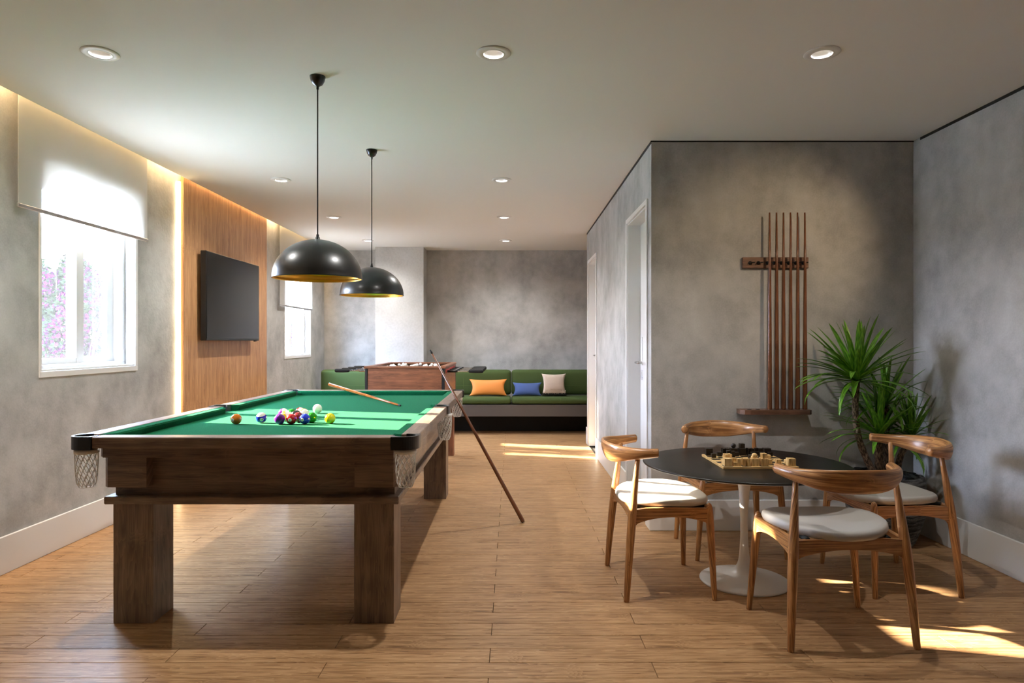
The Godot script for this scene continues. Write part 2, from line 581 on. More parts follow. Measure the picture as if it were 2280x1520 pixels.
func build_shell() -> void:
	# left wall, with two window openings; it runs on up behind the ceiling edge into the light cove
	var st := begin()
	var top := H + 0.22
	var z := ZR
	for wn in WINDOWS:
		span(st, XL - 0.2, XL, -0.1, top, z, -wn[0])
		span(st, XL - 0.2, XL, -0.1, WY0, -wn[0], -wn[1])
		span(st, XL - 0.2, XL, WY1, top, -wn[0], -wn[1])
		z = -wn[1]
	span(st, XL - 0.2, XL, -0.1, top, z, ZB)
	struct(st, "wall_left", M.plaster)
	st = begin()
	span(st, XR, XR + 0.2, -0.1, top, ZR, ZB)
	struct(st, "wall_right", M.plaster)
	st = begin()
	span(st, XL - 0.2, XR + 0.2, -0.1, top, ZB, ZB - 0.2)
	struct(st, "wall_back", M.plaster)
	st = begin()
	span(st, -1.919, -1.243, 0, H, -9.41, ZB)
	struct(st, "wall_pillar", M.plaster_pale)
	st = begin()
	span(st, XL - 0.2, XR + 0.2, -0.1, top, ZR + 0.2, ZR)
	struct(st, "wall_rear", M.plaster)
	st = begin()
	span(st, XC + 0.2, XR, 0, H, ZC, ZC - 0.2)
	struct(st, "wall_center", M.plaster)
	# the long side of the block with two door recesses
	st = begin()
	z = ZC
	for dn in [[4.585, 5.345], [7.32, 8.05]]:
		span(st, XC, XC + 0.2, 0, H, z, -dn[0])
		span(st, XC, XC + 0.2, 2.185, H, -dn[0], -dn[1])
		z = -dn[1]
	span(st, XC, XC + 0.2, 0, H, z, ZE)
	struct(st, "wall_inner", M.plaster)
	st = begin()
	span(st, XC + 0.2, XR, 0, H, ZE + 0.2, ZE)
	struct(st, "wall_far", M.plaster)
	# ceiling with sockets for the downlights
	var c := CSGBox3D.new()
	c.name = "ceiling"
	c.size = Vector3(XR - XCOVE, 0.22, ZR - ZB)
	c.position = Vector3((XR + XCOVE) / 2, H + 0.11, (ZR + ZB) / 2)
	c.material = M.ceiling
	tag(c, "", "", "", "structure")
	for d in LAMPS:
		var k := CSGCylinder3D.new()
		k.name = "socket"
		k.operation = CSGShape3D.OPERATION_SUBTRACTION
		k.radius = 0.052
		k.height = 0.16
		k.sides = 28
		k.position = Vector3(d[0], H, -d[1]) - c.position
		k.material = M.white_paint
		c.add_child(k, true)
	add_child(c)
	st = begin()
	span(st, XL - 0.2, XR + 0.2, top, top + 0.15, ZR + 0.2, ZB - 0.2)
	struct(st, "ceiling_roof", M.ceiling)
	# dark joint between ceiling and walls
	var n := 1
	for g in [[XR - 0.004, XR, 0.5, -4.36], [XC - 0.004, XC, ZC, ZE]]:
		st = begin()
		span(st, g[0], g[1], H - 0.017, H, g[2], g[3])
		struct(st, "trim_%d" % n, M.shadow_gap)
		n += 1
	for g in [[XC - 0.004, XR, ZC + 0.003, 0.006], [XC - 0.004, XR, ZE - 0.003, 0.012]]:
		st = begin()
		span(st, g[0], g[1], H - g[3], H, g[2] - 0.003, g[2] + 0.003)
		struct(st, "trim_%d" % n, M.shadow_gap)
		n += 1
	# skirting boards
	for b in [["left", [[XL, XL + 0.014, ZR, -5.44], [XL, XL + 0.014, -7.36, ZB]]], ["right", [[XR - 0.014, XR, ZR, ZC]]], ["rear", [[XL + 0.014, XR - 0.014, ZR, ZR - 0.014]]],
			["center", [[XC - 0.014, XR - 0.014, ZC + 0.014, ZC]]], ["inner", [[XC - 0.014, XC, -5.376, -7.25]]], ["corner", [[XC - 0.014, XC, ZC, -4.54]]], ["far", [[XC - 0.014, XC, -8.12, ZE]]],
			["back", [[XL + 0.014, -1.919, ZB + 0.014, ZB], [-1.243, XR, ZB + 0.014, ZB]]]]:
		st = begin()
		for s in b[1]:
			span(st, s[0], s[1], 0, 0.203, s[2], s[3], 0.003)
		struct(st, "baseboard_" + b[0], M.white_paint)
	# light strip in the cove along the left wall, with its light
	for s in [[1.4, -2.2], [-2.2, -5.9], [-5.9, -9.7]]:
		var mid: float = (s[0] + s[1]) / 2
		var length: float = s[0] - s[1]
		st = begin()
		span(st, XCOVE - 0.030, XCOVE - 0.004, H + 0.205, H + 0.215, s[0], s[1])
		var o := part(st, "led_strip", M.led_glow)
		tag(o, ["warm light strip in the ceiling cove, nearest length before the first blind", "warm light strip in the ceiling cove over the large window", "warm light strip in the ceiling cove over the far window"][counts["led_strip"] - 1], "light strip", "light strips in the cove")
		var l := AreaLight3D.new()
		l.name = "cove_light"
		l.area_size = Vector2(0.026, length)
		l.light_energy = 0.55 * length
		l.light_color = Color(1.0, 0.83, 0.60)
		l.shadow_enabled = true
		l.position = Vector3(XCOVE - 0.017, H + 0.203, mid)
		l.rotation.x = -PI / 2
		add_child(l)

func build_floor() -> void:
	# boards 12 cm wide laid across the room in half bond; every board near enough to be told apart is its own piece
	var floor_node := Node3D.new()
	floor_node.name = "floor"
	tag(floor_node, "", "", "", "structure")
	add_child(floor_node)
	var st := begin()
	span(st, XL - 0.2, XR + 0.2, -0.1, -0.014, ZR + 0.2, ZB - 0.2)
	part(st, "subfloor", M.floor_base, floor_node)
	var far := begin()
	var gap := 0.0010
	var row := -63
	while true:
		var d0 := 2.491 + 0.12 * row
		if d0 > -ZB:
			break
		var d1: float = min(d0 + 0.12, -ZB)
		var even := posmod(row, 2) == 0
		var start := (0.544 if even else -0.088) - 1.266 * 4
		for k in 8:
			var x0: float = max(start + 1.266 * k, XL)
			var x1: float = min(start + 1.266 * (k + 1), XR)
			if d0 > 4.44 - 0.02 and d0 < 8.12:
				x1 = min(x1, XC)
			if x1 - x0 < 0.02 or d1 < -ZR:
				continue
			var off := Vector2(rng.randf() * 1.3, rng.randi_range(0, 7) * 0.125 + 0.004)
			var near: bool = d0 > 2.3 and d0 < 6.4
			var s := begin() if near else far
			var y := rng.randf_range(-0.0003, 0.0)
			var b := bx(x0 + gap, x1 - gap, -0.014, y, -d0 - gap, -d1 + gap)
			var t := Transform3D(Basis(), Vector3(0, 0, 0))
			box(s, b[0], b[1], 0.0012, 0, off - Vector2(x0, -0.014 - d1), t)
			if near:
				part(s, "plank", M.oak_floor, floor_node)
		row += 1
	var o := part(far, "plank_field", M.oak_floor, floor_node)
	o.set_meta("kind", "stuff")

func build_windows() -> void:
	var n := 1
	for wn in WINDOWS:
		var d0: float = wn[0]
		var d1: float = wn[1]
		var w := Node3D.new()
		w.name = "window_%d" % n
		tag(w, "", "", "", "structure")
		add_child(w)
		# casing on the wall, frame deeper in the opening
		var st := begin()
		span(st, XL, XL + 0.008, WY0 - 0.036, WY0, -d0 + 0.02, -d1 - 0.03, 0.002)
		span(st, XL, XL + 0.008, WY0, WY1 + 0.03, -d1, -d1 - 0.03, 0.002)
		span(st, XL, XL + 0.008, WY1, WY1 + 0.03, -d0 + 0.02, -d1, 0.002)
		span(st, XL, XL + 0.008, WY0, WY1, -d0 + 0.02, -d0, 0.002)
		part(st, "casing", M.frame_white, w)
		st = begin()
		var fx0 := XL - 0.17
		var fx1 := XL - 0.07
		span(st, fx0, fx1, WY0, WY0 + 0.035, -d0, -d1, 0.002)
		span(st, fx0, fx1, WY1 - 0.04, WY1, -d0, -d1, 0.002)
		span(st, fx0, fx1, WY0 + 0.035, WY1 - 0.04, -d0, -d0 - 0.03, 0.002)
		span(st, fx0, fx1, WY0 + 0.035, WY1 - 0.04, -d1 + 0.03, -d1, 0.002)
		part(st, "frame", M.frame_white, w)
		st = begin()
		span(st, fx1, XL, WY0, WY0 + 0.012, -d0, -d1, 0.002)
		part(st, "sill", M.frame_white, w)
		var mid := d0 + 0.52
		for s in [[d0 + 0.03, mid + 0.03, XL - 0.115], [mid - 0.055, d1 - 0.03, XL - 0.150]]:
			st = begin()
			var a: float = s[0]
			var b: float = s[1]
			var x: float = s[2]
			var y0 := WY0 + 0.035
			var y1 := WY1 - 0.04
			span(st, x - 0.014, x + 0.014, y0, y1, -a, -a - 0.055, 0.002)
			span(st, x - 0.014, x + 0.014, y0, y1, -b + 0.075, -b, 0.002)
			span(st, x - 0.014, x + 0.014, y0, y0 + 0.035, -a - 0.055, -b + 0.075, 0.002)
			span(st, x - 0.014, x + 0.014, y1 - 0.05, y1, -a - 0.055, -b + 0.075, 0.002)
			var sash := part(st, "sash", M.frame_white, w)
			st = begin()
			span(st, x - 0.002, x + 0.002, y0 + 0.035, y1 - 0.05, -a - 0.055, -b + 0.075)
			part(st, "pane", M.pane, sash)
		n += 1
	# roller blinds hung in the cove
	for b in [[3.66, 4.955, 1.992, "white roller blind half drawn over the large window beside the wood panel"], [7.79, 9.04, 1.67, "white roller blind drawn low over the far window near the bench"]]:
		var o := thing("roller_blind", b[3], "blind", Vector3(XL + 0.042, b[2], -b[0]), 0, "roller blinds on the left wall")
		var len_: float = b[1] - b[0]
		var hh: float = H + 0.10 - b[2]
		var st := begin()
		span(st, -0.0008, 0.0008, 0.012, hh, 0, -len_)
		part(st, "fabric", M.blind_fabric, o)
		st = begin()
		span(st, -0.006, 0.006, -0.006, 0.016, 0.006, -len_ - 0.006, 0.003)
		part(st, "bottom_bar", M.alu, o)
		st = begin(true)
		tube(st, [Vector3(0, hh + 0.018, 0), Vector3(0, hh + 0.018, -len_)], [0.018, 0.018], 14)
		part(st, "roller_tube", M.alu, o)

func build_doors() -> void:
	var n := 1
	for dn in [[4.585, 5.345], [7.32, 8.05]]:
		var a: float = dn[0]
		var b: float = dn[1]
		var d := Node3D.new()
		d.name = "door_%d" % n
		tag(d, "", "", "", "structure")
		add_child(d)
		var top := 2.185
		var st := begin()
		span(st, XC - 0.012, XC, 0, top + 0.035, -a + 0.04, -a, 0.002)
		span(st, XC - 0.012, XC, 0, top + 0.035, -b, -b - 0.03, 0.002)
		span(st, XC - 0.012, XC, top, top + 0.035, -a, -b, 0.002)
		part(st, "casing", M.white_paint, d)
		st = begin()
		span(st, XC, XC + 0.10, 0, top, -a - 0.014, -a)
		span(st, XC, XC + 0.10, 0, top, -b, -b + 0.014)
		span(st, XC, XC + 0.10, top - 0.014, top, -a - 0.014, -b + 0.014)
		part(st, "jamb", M.white_paint, d)
		st = begin()
		span(st, XC + 0.10, XC + 0.14, 0.006, top, -a, -b, 0.002)
		var leaf := part(st, "door_leaf", M.white_paint, d)
		var hz := -b + 0.085
		var hx := XC + 0.10
		var hy := 1.085
		st = begin()
		span(st, hx - 0.005, hx, hy - 0.02, hy + 0.20, hz - 0.018, hz + 0.018, 0.002)
		part(st, "backplate", M.white_paint, leaf)
		st = begin(true)
		tube(st, [Vector3(hx - 0.004, hy, hz), Vector3(hx - 0.05, hy, hz)], [0.010, 0.010], 10)
		tube(st, [Vector3(hx - 0.05, hy, hz - 0.012), Vector3(hx - 0.05, hy, hz + 0.11)], [0.0095, 0.0085], 10)
		part(st, "door_handle", M.steel, leaf)
		st = begin()
		span(st, hx - 0.006, hx, hy - 0.135, hy - 0.06, hz - 0.016, hz + 0.016, 0.003)
		part(st, "key_plate", M.steel, leaf)
		n += 1

func build_garden() -> void:
	var st := begin()
	span(st, -40, XL - 0.2, -0.3, -0.12, 40, -60)
	struct(st, "ground", M.paving)
	var r := RandomNumberGenerator.new()
	r.seed = 77
	var labels := ["magenta flowering bush outside, seen in the left pane of the large window", "magenta flowering bush outside, seen in the right pane of the large window", "flowering bush outside beyond the wood panel wall", "flowering bush outside just before the far window", "flowering bush outside close to the far window", "magenta flowering bush outside, seen through the far window", "flowering bush outside at the end of the building"]
	var spots := [[Vector3(-3.95, -0.12, -5.90), 2.05, 0.42], [Vector3(-4.0, -0.12, -6.86), 1.93, 0.42], [Vector3(-3.85, -0.12, -7.82), 1.85, 0.42], [Vector3(-3.85, -0.12, -8.78), 2.2, 0.42], [Vector3(-3.75, -0.12, -9.74), 2.0, 0.42], [Vector3(-3.75, -0.12, -10.70), 2.0, 0.42], [Vector3(-3.75, -0.12, -11.66), 2.0, 0.42]]
	for i in spots.size():
		var s: Array = spots[i]
		var o := thing("flowering_bush", labels[i], "bush", s[0], 0, "bushes outside the windows")
		var hh: float = s[1]
		var rad: float = s[2]
		var tips := []
		var sm := begin(true)
		for k in 16:
			var a := r.randf() * TAU
			var e := Vector3(cos(a) * rad * r.randf_range(0.3, 0.9), hh * r.randf_range(0.7, 1.0), sin(a) * rad * r.randf_range(0.3, 0.9))
			var m := e * 0.5 + Vector3(r.randf_range(-0.1, 0.1), 0.1, r.randf_range(-0.1, 0.1))
			var path := spline([Vector3(cos(a) * 0.05, 0, sin(a) * 0.05), m, e], 4)
			var rr := []
			for q in path.size():
				rr.append(lerpf(0.014, 0.003, float(q) / path.size()))
			tube(sm, path, rr, 5)
			for q in path.size():
				tips.append(path[q])
		part(sm, "stem", M.twig, o)
		var lv := begin()
		var bl := begin()
		for k in (24000 if i < 2 else 8000):
			var yy := r.randf()
			var a := r.randf() * TAU
			var w := rad * (0.75 + 0.35 * sin(yy * 9.0 + a * 2.0)) * (1.0 - 0.35 * yy * yy)
			var p := Vector3(cos(a) * w * sqrt(r.randf_range(0.25, 1.0)), 0.25 + yy * (hh - 0.25 + 0.10 * sin(a * 3.0)), sin(a) * w * sqrt(r.randf_range(0.25, 1.0)))
			var bs := Basis.from_euler(Vector3(r.randf() * TAU, r.randf() * TAU, r.randf() * TAU))
			if r.randf() < 0.26:
				var q := 0.019
				for pet in 4:
					var an := pet * TAU / 4
					var t0 := bs * Vector3(cos(an) * q, 0.004, sin(an) * q)
					var t1 := bs * Vector3(cos(an + 0.75) * q * 0.8, 0.007, sin(an + 0.75) * q * 0.8)
					var t2 := bs * Vector3(cos(an - 0.75) * q * 0.8, 0.007, sin(an - 0.75) * q * 0.8)
					tri(bl, p, p + t2, p + t0)
					tri(bl, p, p + t0, p + t1)
			else:
				var le := r.randf_range(0.030, 0.056)
				var b0 := bs * Vector3(le * 0.5, 0.004, le * 0.27)
				var b1 := bs * Vector3(le, 0, 0)
				var b2 := bs * Vector3(le * 0.5, 0.004, -le * 0.27)
				tri(lv, p, p + b0, p + b1)
				tri(lv, p, p + b1, p + b2)
		part(lv, "foliage", M.bush_leaf, o).set_meta("kind", "stuff")
		part(bl, "blossom", M.blossom, o).set_meta("kind", "stuff")

func build_panel_and_tv() -> void:
	var pz0 := -5.49
	var pz1 := -7.35
	var px := XL + 0.05
	var o := thing("wall_panel", "tall wood panel on the left wall behind the television", "wall panel", Vector3(XL, 0, pz0))
	var st := begin()
	span(st, 0.026, 0.05, 0.0, H + 0.06, 0, pz1 - pz0, 0.002, 1)
	part(st, "board", M.oak_panel, o)
	st = begin()
	span(st, 0.0, 0.026, 0.0, H + 0.05, -0.08, pz1 - pz0 + 0.08, 0, 1)
	part(st, "batten", M.floor_base, o)
	# the strip that lights the gap at the near edge of the panel
	st = begin()
	span(st, XL + 0.002, XL + 0.024, 0.02, H - 0.02, pz0 + 0.016, pz0 - 0.002)
	tag(part(st, "led_profile", M.led_glow), "upright glowing light strip along the near edge of the wood panel", "light strip")
	var l := AreaLight3D.new()
	l.name = "panel_light"
	l.area_size = Vector2(0.02, H - 0.06)
	l.light_energy = 0.16
	l.light_color = Color(1.0, 0.87, 0.66)
	l.shadow_enabled = true
	l.position = Vector3(XL + 0.013, H / 2, pz0 + 0.019)
	l.rotation.y = PI
	add_child(l)
	# television
	var tv := thing("television", "black flat television mounted on the wood panel", "television", Vector3(px + 0.001, 1.643, -6.31))
	st = begin()
	span(st, 0.03, 0.082, -0.385, 0.385, -0.595, 0.595, 0.004)
	part(st, "case", M.tv_case, tv)
	st = begin()
	span(st, 0.082, 0.0835, -0.365, 0.377, -0.587, 0.587)
	part(st, "screen", M.screen, tv)
	st = begin()
	span(st, 0.0, 0.03, -0.15, 0.15, -0.2, 0.2, 0.003)
	part(st, "wall_bracket", M.tv_case, tv)
	st = begin()
	span(st, 0.06, 0.08, -0.393, -0.385, -0.54, -0.50, 0.002)
	part(st, "sensor", M.tv_case, tv)

const LAMPS := [[-1.895, 3.084], [-0.085, 3.084], [1.427, 3.084], [2.38, 2.95], [-1.896, 5.50], [-0.085, 5.50], [-1.898, 7.148], [-0.0815, 7.148], [-1.894, 8.80], [-0.083, 8.80]]

func build_downlights() -> void:
	var labels := ["recessed downlight nearest the large window", "recessed downlight in the nearest row, middle of the ceiling", "recessed downlight above the chess table", "recessed downlight in the corner by the right wall", "downlight in the second row on the window side", "downlight in the second row on the door side", "downlight in the third row on the window side", "downlight in the third row on the door side", "downlight nearest the bench on the window side", "downlight nearest the bench on the door side"]
	var ring := begin(true)
	lathe(ring, [Vector2(0.079, 0.0), Vector2(0.080, -0.003), Vector2(0.077, -0.006), Vector2(0.056, -0.008), Vector2(0.054, -0.0065), Vector2(0.052, -0.008), Vector2(0.046, -0.008), Vector2(0.044, -0.003)], 40)
	var ring_mesh := done(ring)
	var refl := begin(true)
	lathe(refl, [Vector2(0.044, -0.003), Vector2(0.040, 0.016), Vector2(0.030, 0.034), Vector2(0.018, 0.046)], 32)
	var refl_mesh := done(refl)
	var bulb := begin(true)
	lathe(bulb, [Vector2(0.0005, 0.046), Vector2(0.016, 0.045), Vector2(0.019, 0.036), Vector2(0.014, 0.024), Vector2(0.0005, 0.019)], 20)
	var bulb_mesh := done(bulb)
	for i in LAMPS.size():
		var p: Array = LAMPS[i]
		var o := thing("ceiling_downlight", labels[i], "downlight", Vector3(p[0], H, -p[1]), 0, "recessed downlights")
		inst(ring_mesh, "trim_ring", M.white_paint, o)
		inst(refl_mesh, "reflector", M.alu, o)
		inst(bulb_mesh, "lamp_bulb", M.lamp_glow, o)
		var l := SpotLight3D.new()
		l.name = "beam"
		# the corner lamp is swivelled towards the cue rack
		var swivelled := i == 3
		l.spot_angle = 27.0 if swivelled else 73.0
		l.spot_angle_attenuation = 0.8 if swivelled else 1.0
		l.spot_range = 12.0
		l.spot_attenuation = 2.0
		l.light_energy = 1.0 if swivelled else (0.9 if i == 2 else 1.75)
		l.light_color = Color(1.0, 0.87, 0.70) if swivelled else Color(1.0, 0.99, 0.975)
		l.light_size = 0.018
		l.shadow_enabled = true
		l.position = Vector3(0, 0.012, 0)
		l.rotation.x = -PI / 2
		o.add_child(l)
		if swivelled:
			l.look_at_from_position(o.position + Vector3(0, -0.004, 0), Vector3(1.70, 1.80, ZC), Vector3.UP)

func build_pendants() -> void:
	var out := []
	var inn := []
	var R := 0.219
	for k in 17:
		var a := PI / 2 * k / 16.0
		out.append(Vector2(max(0.004, R * sin(a)), 0.192 * cos(a)))
	var steps := 44
	for k in steps + 1:
		var a := PI / 2 * (1.0 - k / float(steps))
		var wob := 0.0022 * sin(k * TAU / 5.5)
		inn.append(Vector2(max(0.004, (R - 0.006 + wob) * sin(a)), (0.186 + wob) * cos(a)))
	var defs := [[Vector3(-0.975, 1.568, -3.36), "black dome pendant lamp with gold inside, the nearer of two over the pool table"], [Vector3(-0.973, 1.572, -4.648), "black dome pendant lamp with gold inside, the farther of two over the pool table"]]
	for d in defs:
		var o := thing("pendant_lamp", d[1], "lamp", d[0], 0, "pendant lamps over the pool table")
		var st := begin(true)
		lathe(st, out + [Vector2(R + 0.001, -0.003), Vector2(R - 0.004, -0.004)], 64)
		var sh := part(st, "lamp_shade", M.shade_black, o)
		st = begin(true)
		lathe(st, [Vector2(R - 0.004, -0.004)] + inn, 64)
		part(st, "gold_lining", M.shade_gold, sh)
		st = begin(true)
		lathe(st, [Vector2(0.012, 0.188), Vector2(0.010, 0.205), Vector2(0.007, 0.207), Vector2(0.007, 0.218), Vector2(0.0025, 0.220)], 16)
		part(st, "cord_grip", M.black_satin, o)
		st = begin(true)
		var ch: float = H - d[0].y
		tube(st, [Vector3(0, 0.21, 0), Vector3(0, ch - 0.04, 0)], [0.0035, 0.0035], 8)
		part(st, "cord", M.black_satin, o)
		st = begin(true)
		lathe(st, [Vector2(0.0035, ch - 0.066), Vector2(0.006, ch - 0.064), Vector2(0.0065, ch - 0.052), Vector2(0.010, ch - 0.049), Vector2(0.024, ch - 0.040), Vector2(0.034, ch - 0.022), Vector2(0.0385, ch - 0.004), Vector2(0.0385, ch)], 28)
		part(st, "ceiling_cup", M.shade_black, o)
		st = begin(true)
		lathe(st, [Vector2(0.001, 0.09), Vector2(0.022, 0.097), Vector2(0.030, 0.118), Vector2(0.022, 0.145), Vector2(0.014, 0.16), Vector2(0.014, 0.186)], 18)
		part(st, "bulb", M.white_plastic, o)

# ---------------------------------------------------------------- pool table
const TX := -1.1465
const TZ := -4.2355
const TW := 0.739      # half width over the rails
const TL := 1.400      # half length
const BED := 0.806
const RAIL := 0.8445

func arc2(c: Vector2, r: float, a0: float, a1: float, n: int) -> Array:
	var out := []
	for k in n + 1:
		var a := lerpf(a0, a1, float(k) / n)
		out.append(c + Vector2(cos(a), sin(a)) * r)
	return out

# a rectangle (half sizes) with a round bite at every corner, centred on the pocket
func bitten(hw: float, hl: float, pc: Vector2, r: float) -> Array:
	var out := []
	for q in [Vector2(1, 1), Vector2(-1, 1), Vector2(-1, -1), Vector2(1, -1)]:
		var pts := []
		# from the long side (x = hw) round to the short side (z = hl)
		var dz := sqrt(max(0.0, r * r - (pc.x - hw) * (pc.x - hw)))
		var dx := sqrt(max(0.0, r * r - (pc.y - hl) * (pc.y - hl)))
		var p0 := Vector2(hw, pc.y - dz)
		var p1 := Vector2(pc.x - dx, hl)
		var a0 := (p0 - pc).angle()
		var a1 := (p1 - pc).angle()
		if a1 > a0:
			a1 -= TAU
		pts = arc2(pc, r, a0, a1, 8)
		for i in pts.size():
			pts[i] = Vector2(pts[i].x * q.x, pts[i].y * q.y)
		if q.x * q.y < 0:
			pts.reverse()
		out += pts
	return out

func net_mesh() -> ArrayMesh:
	var st := begin(true)
	var n := 12
	var seg := 18
	var hgt := 0.150
	for fam in [-1.0, 1.0]:
		for k in n:
			var pts := []
			var rr := []
			for i in seg + 1:
				var f := float(i) / seg
				var rad := 0.0445 * (1.0 - 0.20 * f * f) * (1.0 if f < 0.86 else lerpf(1.0, 0.80, (f - 0.86) / 0.14))
				var sway := 0.5 - 0.5 * cos(f * PI * 6.0)
				var a: float = TAU * k / n + fam * (sway * PI / n * 0.96)
				pts.append(Vector3(cos(a) * rad, -hgt * f, sin(a) * rad))
				rr.append(0.0017)
			tube(st, pts, rr, 5, false)
	var ring := []
	for k in 25:
		var a := TAU * k / 24
		ring.append(Vector3(cos(a) * 0.0283, -hgt, sin(a) * 0.0283))
	var r2 := []
	for k in 25:
		r2.append(0.0018)
	tube(st, ring, r2, 5, false)
	return done(st)

func build_pool_table() -> void:
	var o := thing("pool_table", "large dark wooden pool table with green cloth and white net pockets", "pool table", Vector3(TX, 0, TZ))
	var pc := Vector2(TW - 0.052, TL - 0.052)
	var st: SurfaceTool
	var k := 0.0
	for sx in [-1.0, 1.0]:
		for sz in [-1.0, 1.0]:
			st = begin()
			span(st, sx * 0.4455, sx * 0.6228, 0.0, 0.534, sz * 1.0845, sz * 1.2645, 0.002, 1, Vector2(k, k * 1.7))
			part(st, "leg", M.walnut, o)
			k += 0.23
	st = begin()
	box(st, Vector3(0, 0.551, 0), Vector3(1.297, 0.034, 2.585), 0.004, 0, Vector2(0.3, 0.1))
	part(st, "lower_ledge", M.walnut, o)
	st = begin()
	box(st, Vector3(0, 0.6565, 0), Vector3(1.2456, 0.177, 2.49), 0.001, 0, Vector2(0.1, 0.25))
	part(st, "frame_body", M.walnut, o)
	# aprons: boards along the sides, blocks at the corners of the short ends
	for sx in [-1.0, 1.0]:
		st = begin()
		prism(st, [Vector2(sx * 0.56, 1.18), Vector2(sx * 0.645, 1.18), Vector2(sx * 0.645, -1.18), Vector2(sx * 0.56, -1.18)], 0.611, 0.7452, 2, Vector2(0.2 + sx, 0.33))
		part(st, "side_apron", M.walnut, o)
		for sz in [-1.0, 1.0]:
			st = begin()
			var pts := []
			var dzz := sqrt(0.078 * 0.078 - pow(pc.x - 0.645, 2))
			var dxx := sqrt(0.078 * 0.078 - pow(pc.y - 1.2985, 2))
			var a0 := (Vector2(0.645, pc.y - dzz) - pc).angle()
			var a1 := (Vector2(pc.x - dxx, 1.2985) - pc).angle()
			if a1 > a0:
				a1 -= TAU
			pts = arc2(pc, 0.078, a0, a1, 8)
			pts = [Vector2(0.645, 1.1801)] + pts + [Vector2(0.456, 1.2985), Vector2(0.456, 1.1801)]
			for i in pts.size():
				pts[i] = Vector2(pts[i].x * sx, pts[i].y * sz)
			prism(st, pts, 0.611, 0.7452, 0, Vector2(0.4 * sx, 0.13 * sz))
			part(st, "corner_block", M.walnut, o)
	st = begin()
	prism(st, bitten(0.655, 1.3255, pc, 0.060), 0.7455, 0.797, 0, Vector2(0.7, 0.05))
	part(st, "moulding", M.walnut, o)
	# top rails
	var leg := 0.105
	for sz in [-1.0, 1.0]:
		st = begin()
		span(st, -TW + leg, TW - leg, 0.797, RAIL, sz * (TL - 0.078), sz * TL, 0.003, 0, Vector2(0.15, sz * 0.2))
		part(st, "end_rail", M.walnut, o)
		for sx in [-1.0, 1.0]:
			st = begin()
			span(st, sx * (TW - 0.078), sx * TW, 0.797, RAIL, sz * 0.062, sz * (TL - leg), 0.003, 2, Vector2(0.5 * sz, 0.31 * sx))
			part(st, "side_rail", M.walnut, o)
	# bed and cushions
	st = begin()
	prism(st, bitten(0.664, 1.325, pc, 0.056), 0.798, BED, 0)
	part(st, "cloth_bed", M.felt, o)
	var sec := [Vector2(0.0, RAIL - 0.002), Vector2(0.040, RAIL - 0.004), Vector2(0.044, RAIL - 0.012), Vector2(0.034, BED), Vector2(0.0, BED)]
	var cush := []
	for sz in [-1.0, 1.0]:
		cush.append([Vector3(0, 0, sz * (TL - 0.078)), Vector3(0, 0, -sz), Vector3(1, 0, 0), -TW + leg, TW - leg])
		for sx in [-1.0, 1.0]:
			cush.append([Vector3(sx * (TW - 0.078), 0, 0), Vector3(-sx, 0, 0), Vector3(0, 0, sz), 0.062, TL - leg])
	for c in cush:
		st = begin()
		var loops := []
		for e in 2:
			var lp := []
			for s in sec:
				var inset: float = s.x * 1.0
				var t: float = c[3] + inset if e == 0 else c[4] - inset
				lp.append(c[0] + c[1] * s.x + Vector3(0, s.y, 0) + c[2] * t)
			loops.append(lp)
		skin(st, loops, true, [], true, true)
		var me := done(st)
		part_uv(me, "cushion", M.felt, o)
	# pocket castings, rings and nets
	var corner := []
	corner += [Vector2(TW + 0.008, TL - leg)]
	corner += arc2(Vector2(TW + 0.008 - 0.07, TL + 0.008 - 0.07), 0.07, 0.0, PI / 2, 10)
	corner += [Vector2(TW - leg, TL + 0.008), Vector2(TW - leg, TL - 0.052)]
	corner += arc2(pc, 0.046, PI, -PI / 2 + 0.0, 1).slice(0, 0)
	corner += arc2(pc, 0.046, PI * 1.02, -PI * 0.52, 14)
	corner += [Vector2(TW - 0.052, TL - leg)]
	var netm := net_mesh()
	var ring := begin(true)
	lathe(ring, [Vector2(0.0445, 0.0), Vector2(0.0480, 0.0), Vector2(0.0480, -0.018), Vector2(0.0455, -0.020), Vector2(0.0430, -0.018)], 28)
	var ring_mesh := done(ring)
	for sx in [-1.0, 1.0]:
		for sz in [-1.0, 1.0]:
			st = begin()
			var pts := []
			for p in corner:
				pts.append(Vector2(p.x * sx, p.y * sz))
			prism(st, pts, 0.7905, RAIL + 0.002)
			var pk := part(st, "corner_pocket", M.casting, o)
			var rg := inst(ring_mesh, "net_ring", M.net_white, pk)
			rg.position = Vector3(pc.x * sx, 0.789, pc.y * sz)
			var nt := inst(netm, "net", M.net_white, pk)
			nt.position = Vector3(pc.x * sx, 0.775, pc.y * sz)
		var side := [Vector2(TW + 0.010, -0.05), Vector2(TW + 0.012, 0.0), Vector2(TW + 0.010, 0.05), Vector2(TW - 0.01, 0.061), Vector2(TW - 0.085, 0.061), Vector2(TW - 0.085, 0.05)]
		side += arc2(Vector2(TW - 0.045, 0), 0.042, PI * 0.72, -PI * 0.72, 12)
		side += [Vector2(TW - 0.085, -0.05), Vector2(TW - 0.085, -0.061), Vector2(TW - 0.01, -0.061)]
		var sp := []
		for p in side:
			sp.append(Vector2(p.x * sx, p.y))
		st = begin()
		prism(st, sp, 0.7975, RAIL + 0.002)
		var pk2 := part(st, "side_pocket", M.casting, o)
		var rg2 := inst(ring_mesh, "net_ring", M.net_white, pk2)
		rg2.position = Vector3((TW - 0.018) * sx, 0.7965, 0)
		var nt2 := inst(netm, "net", M.net_white, pk2)
		nt2.position = Vector3((TW - 0.018) * sx, 0.782, 0)

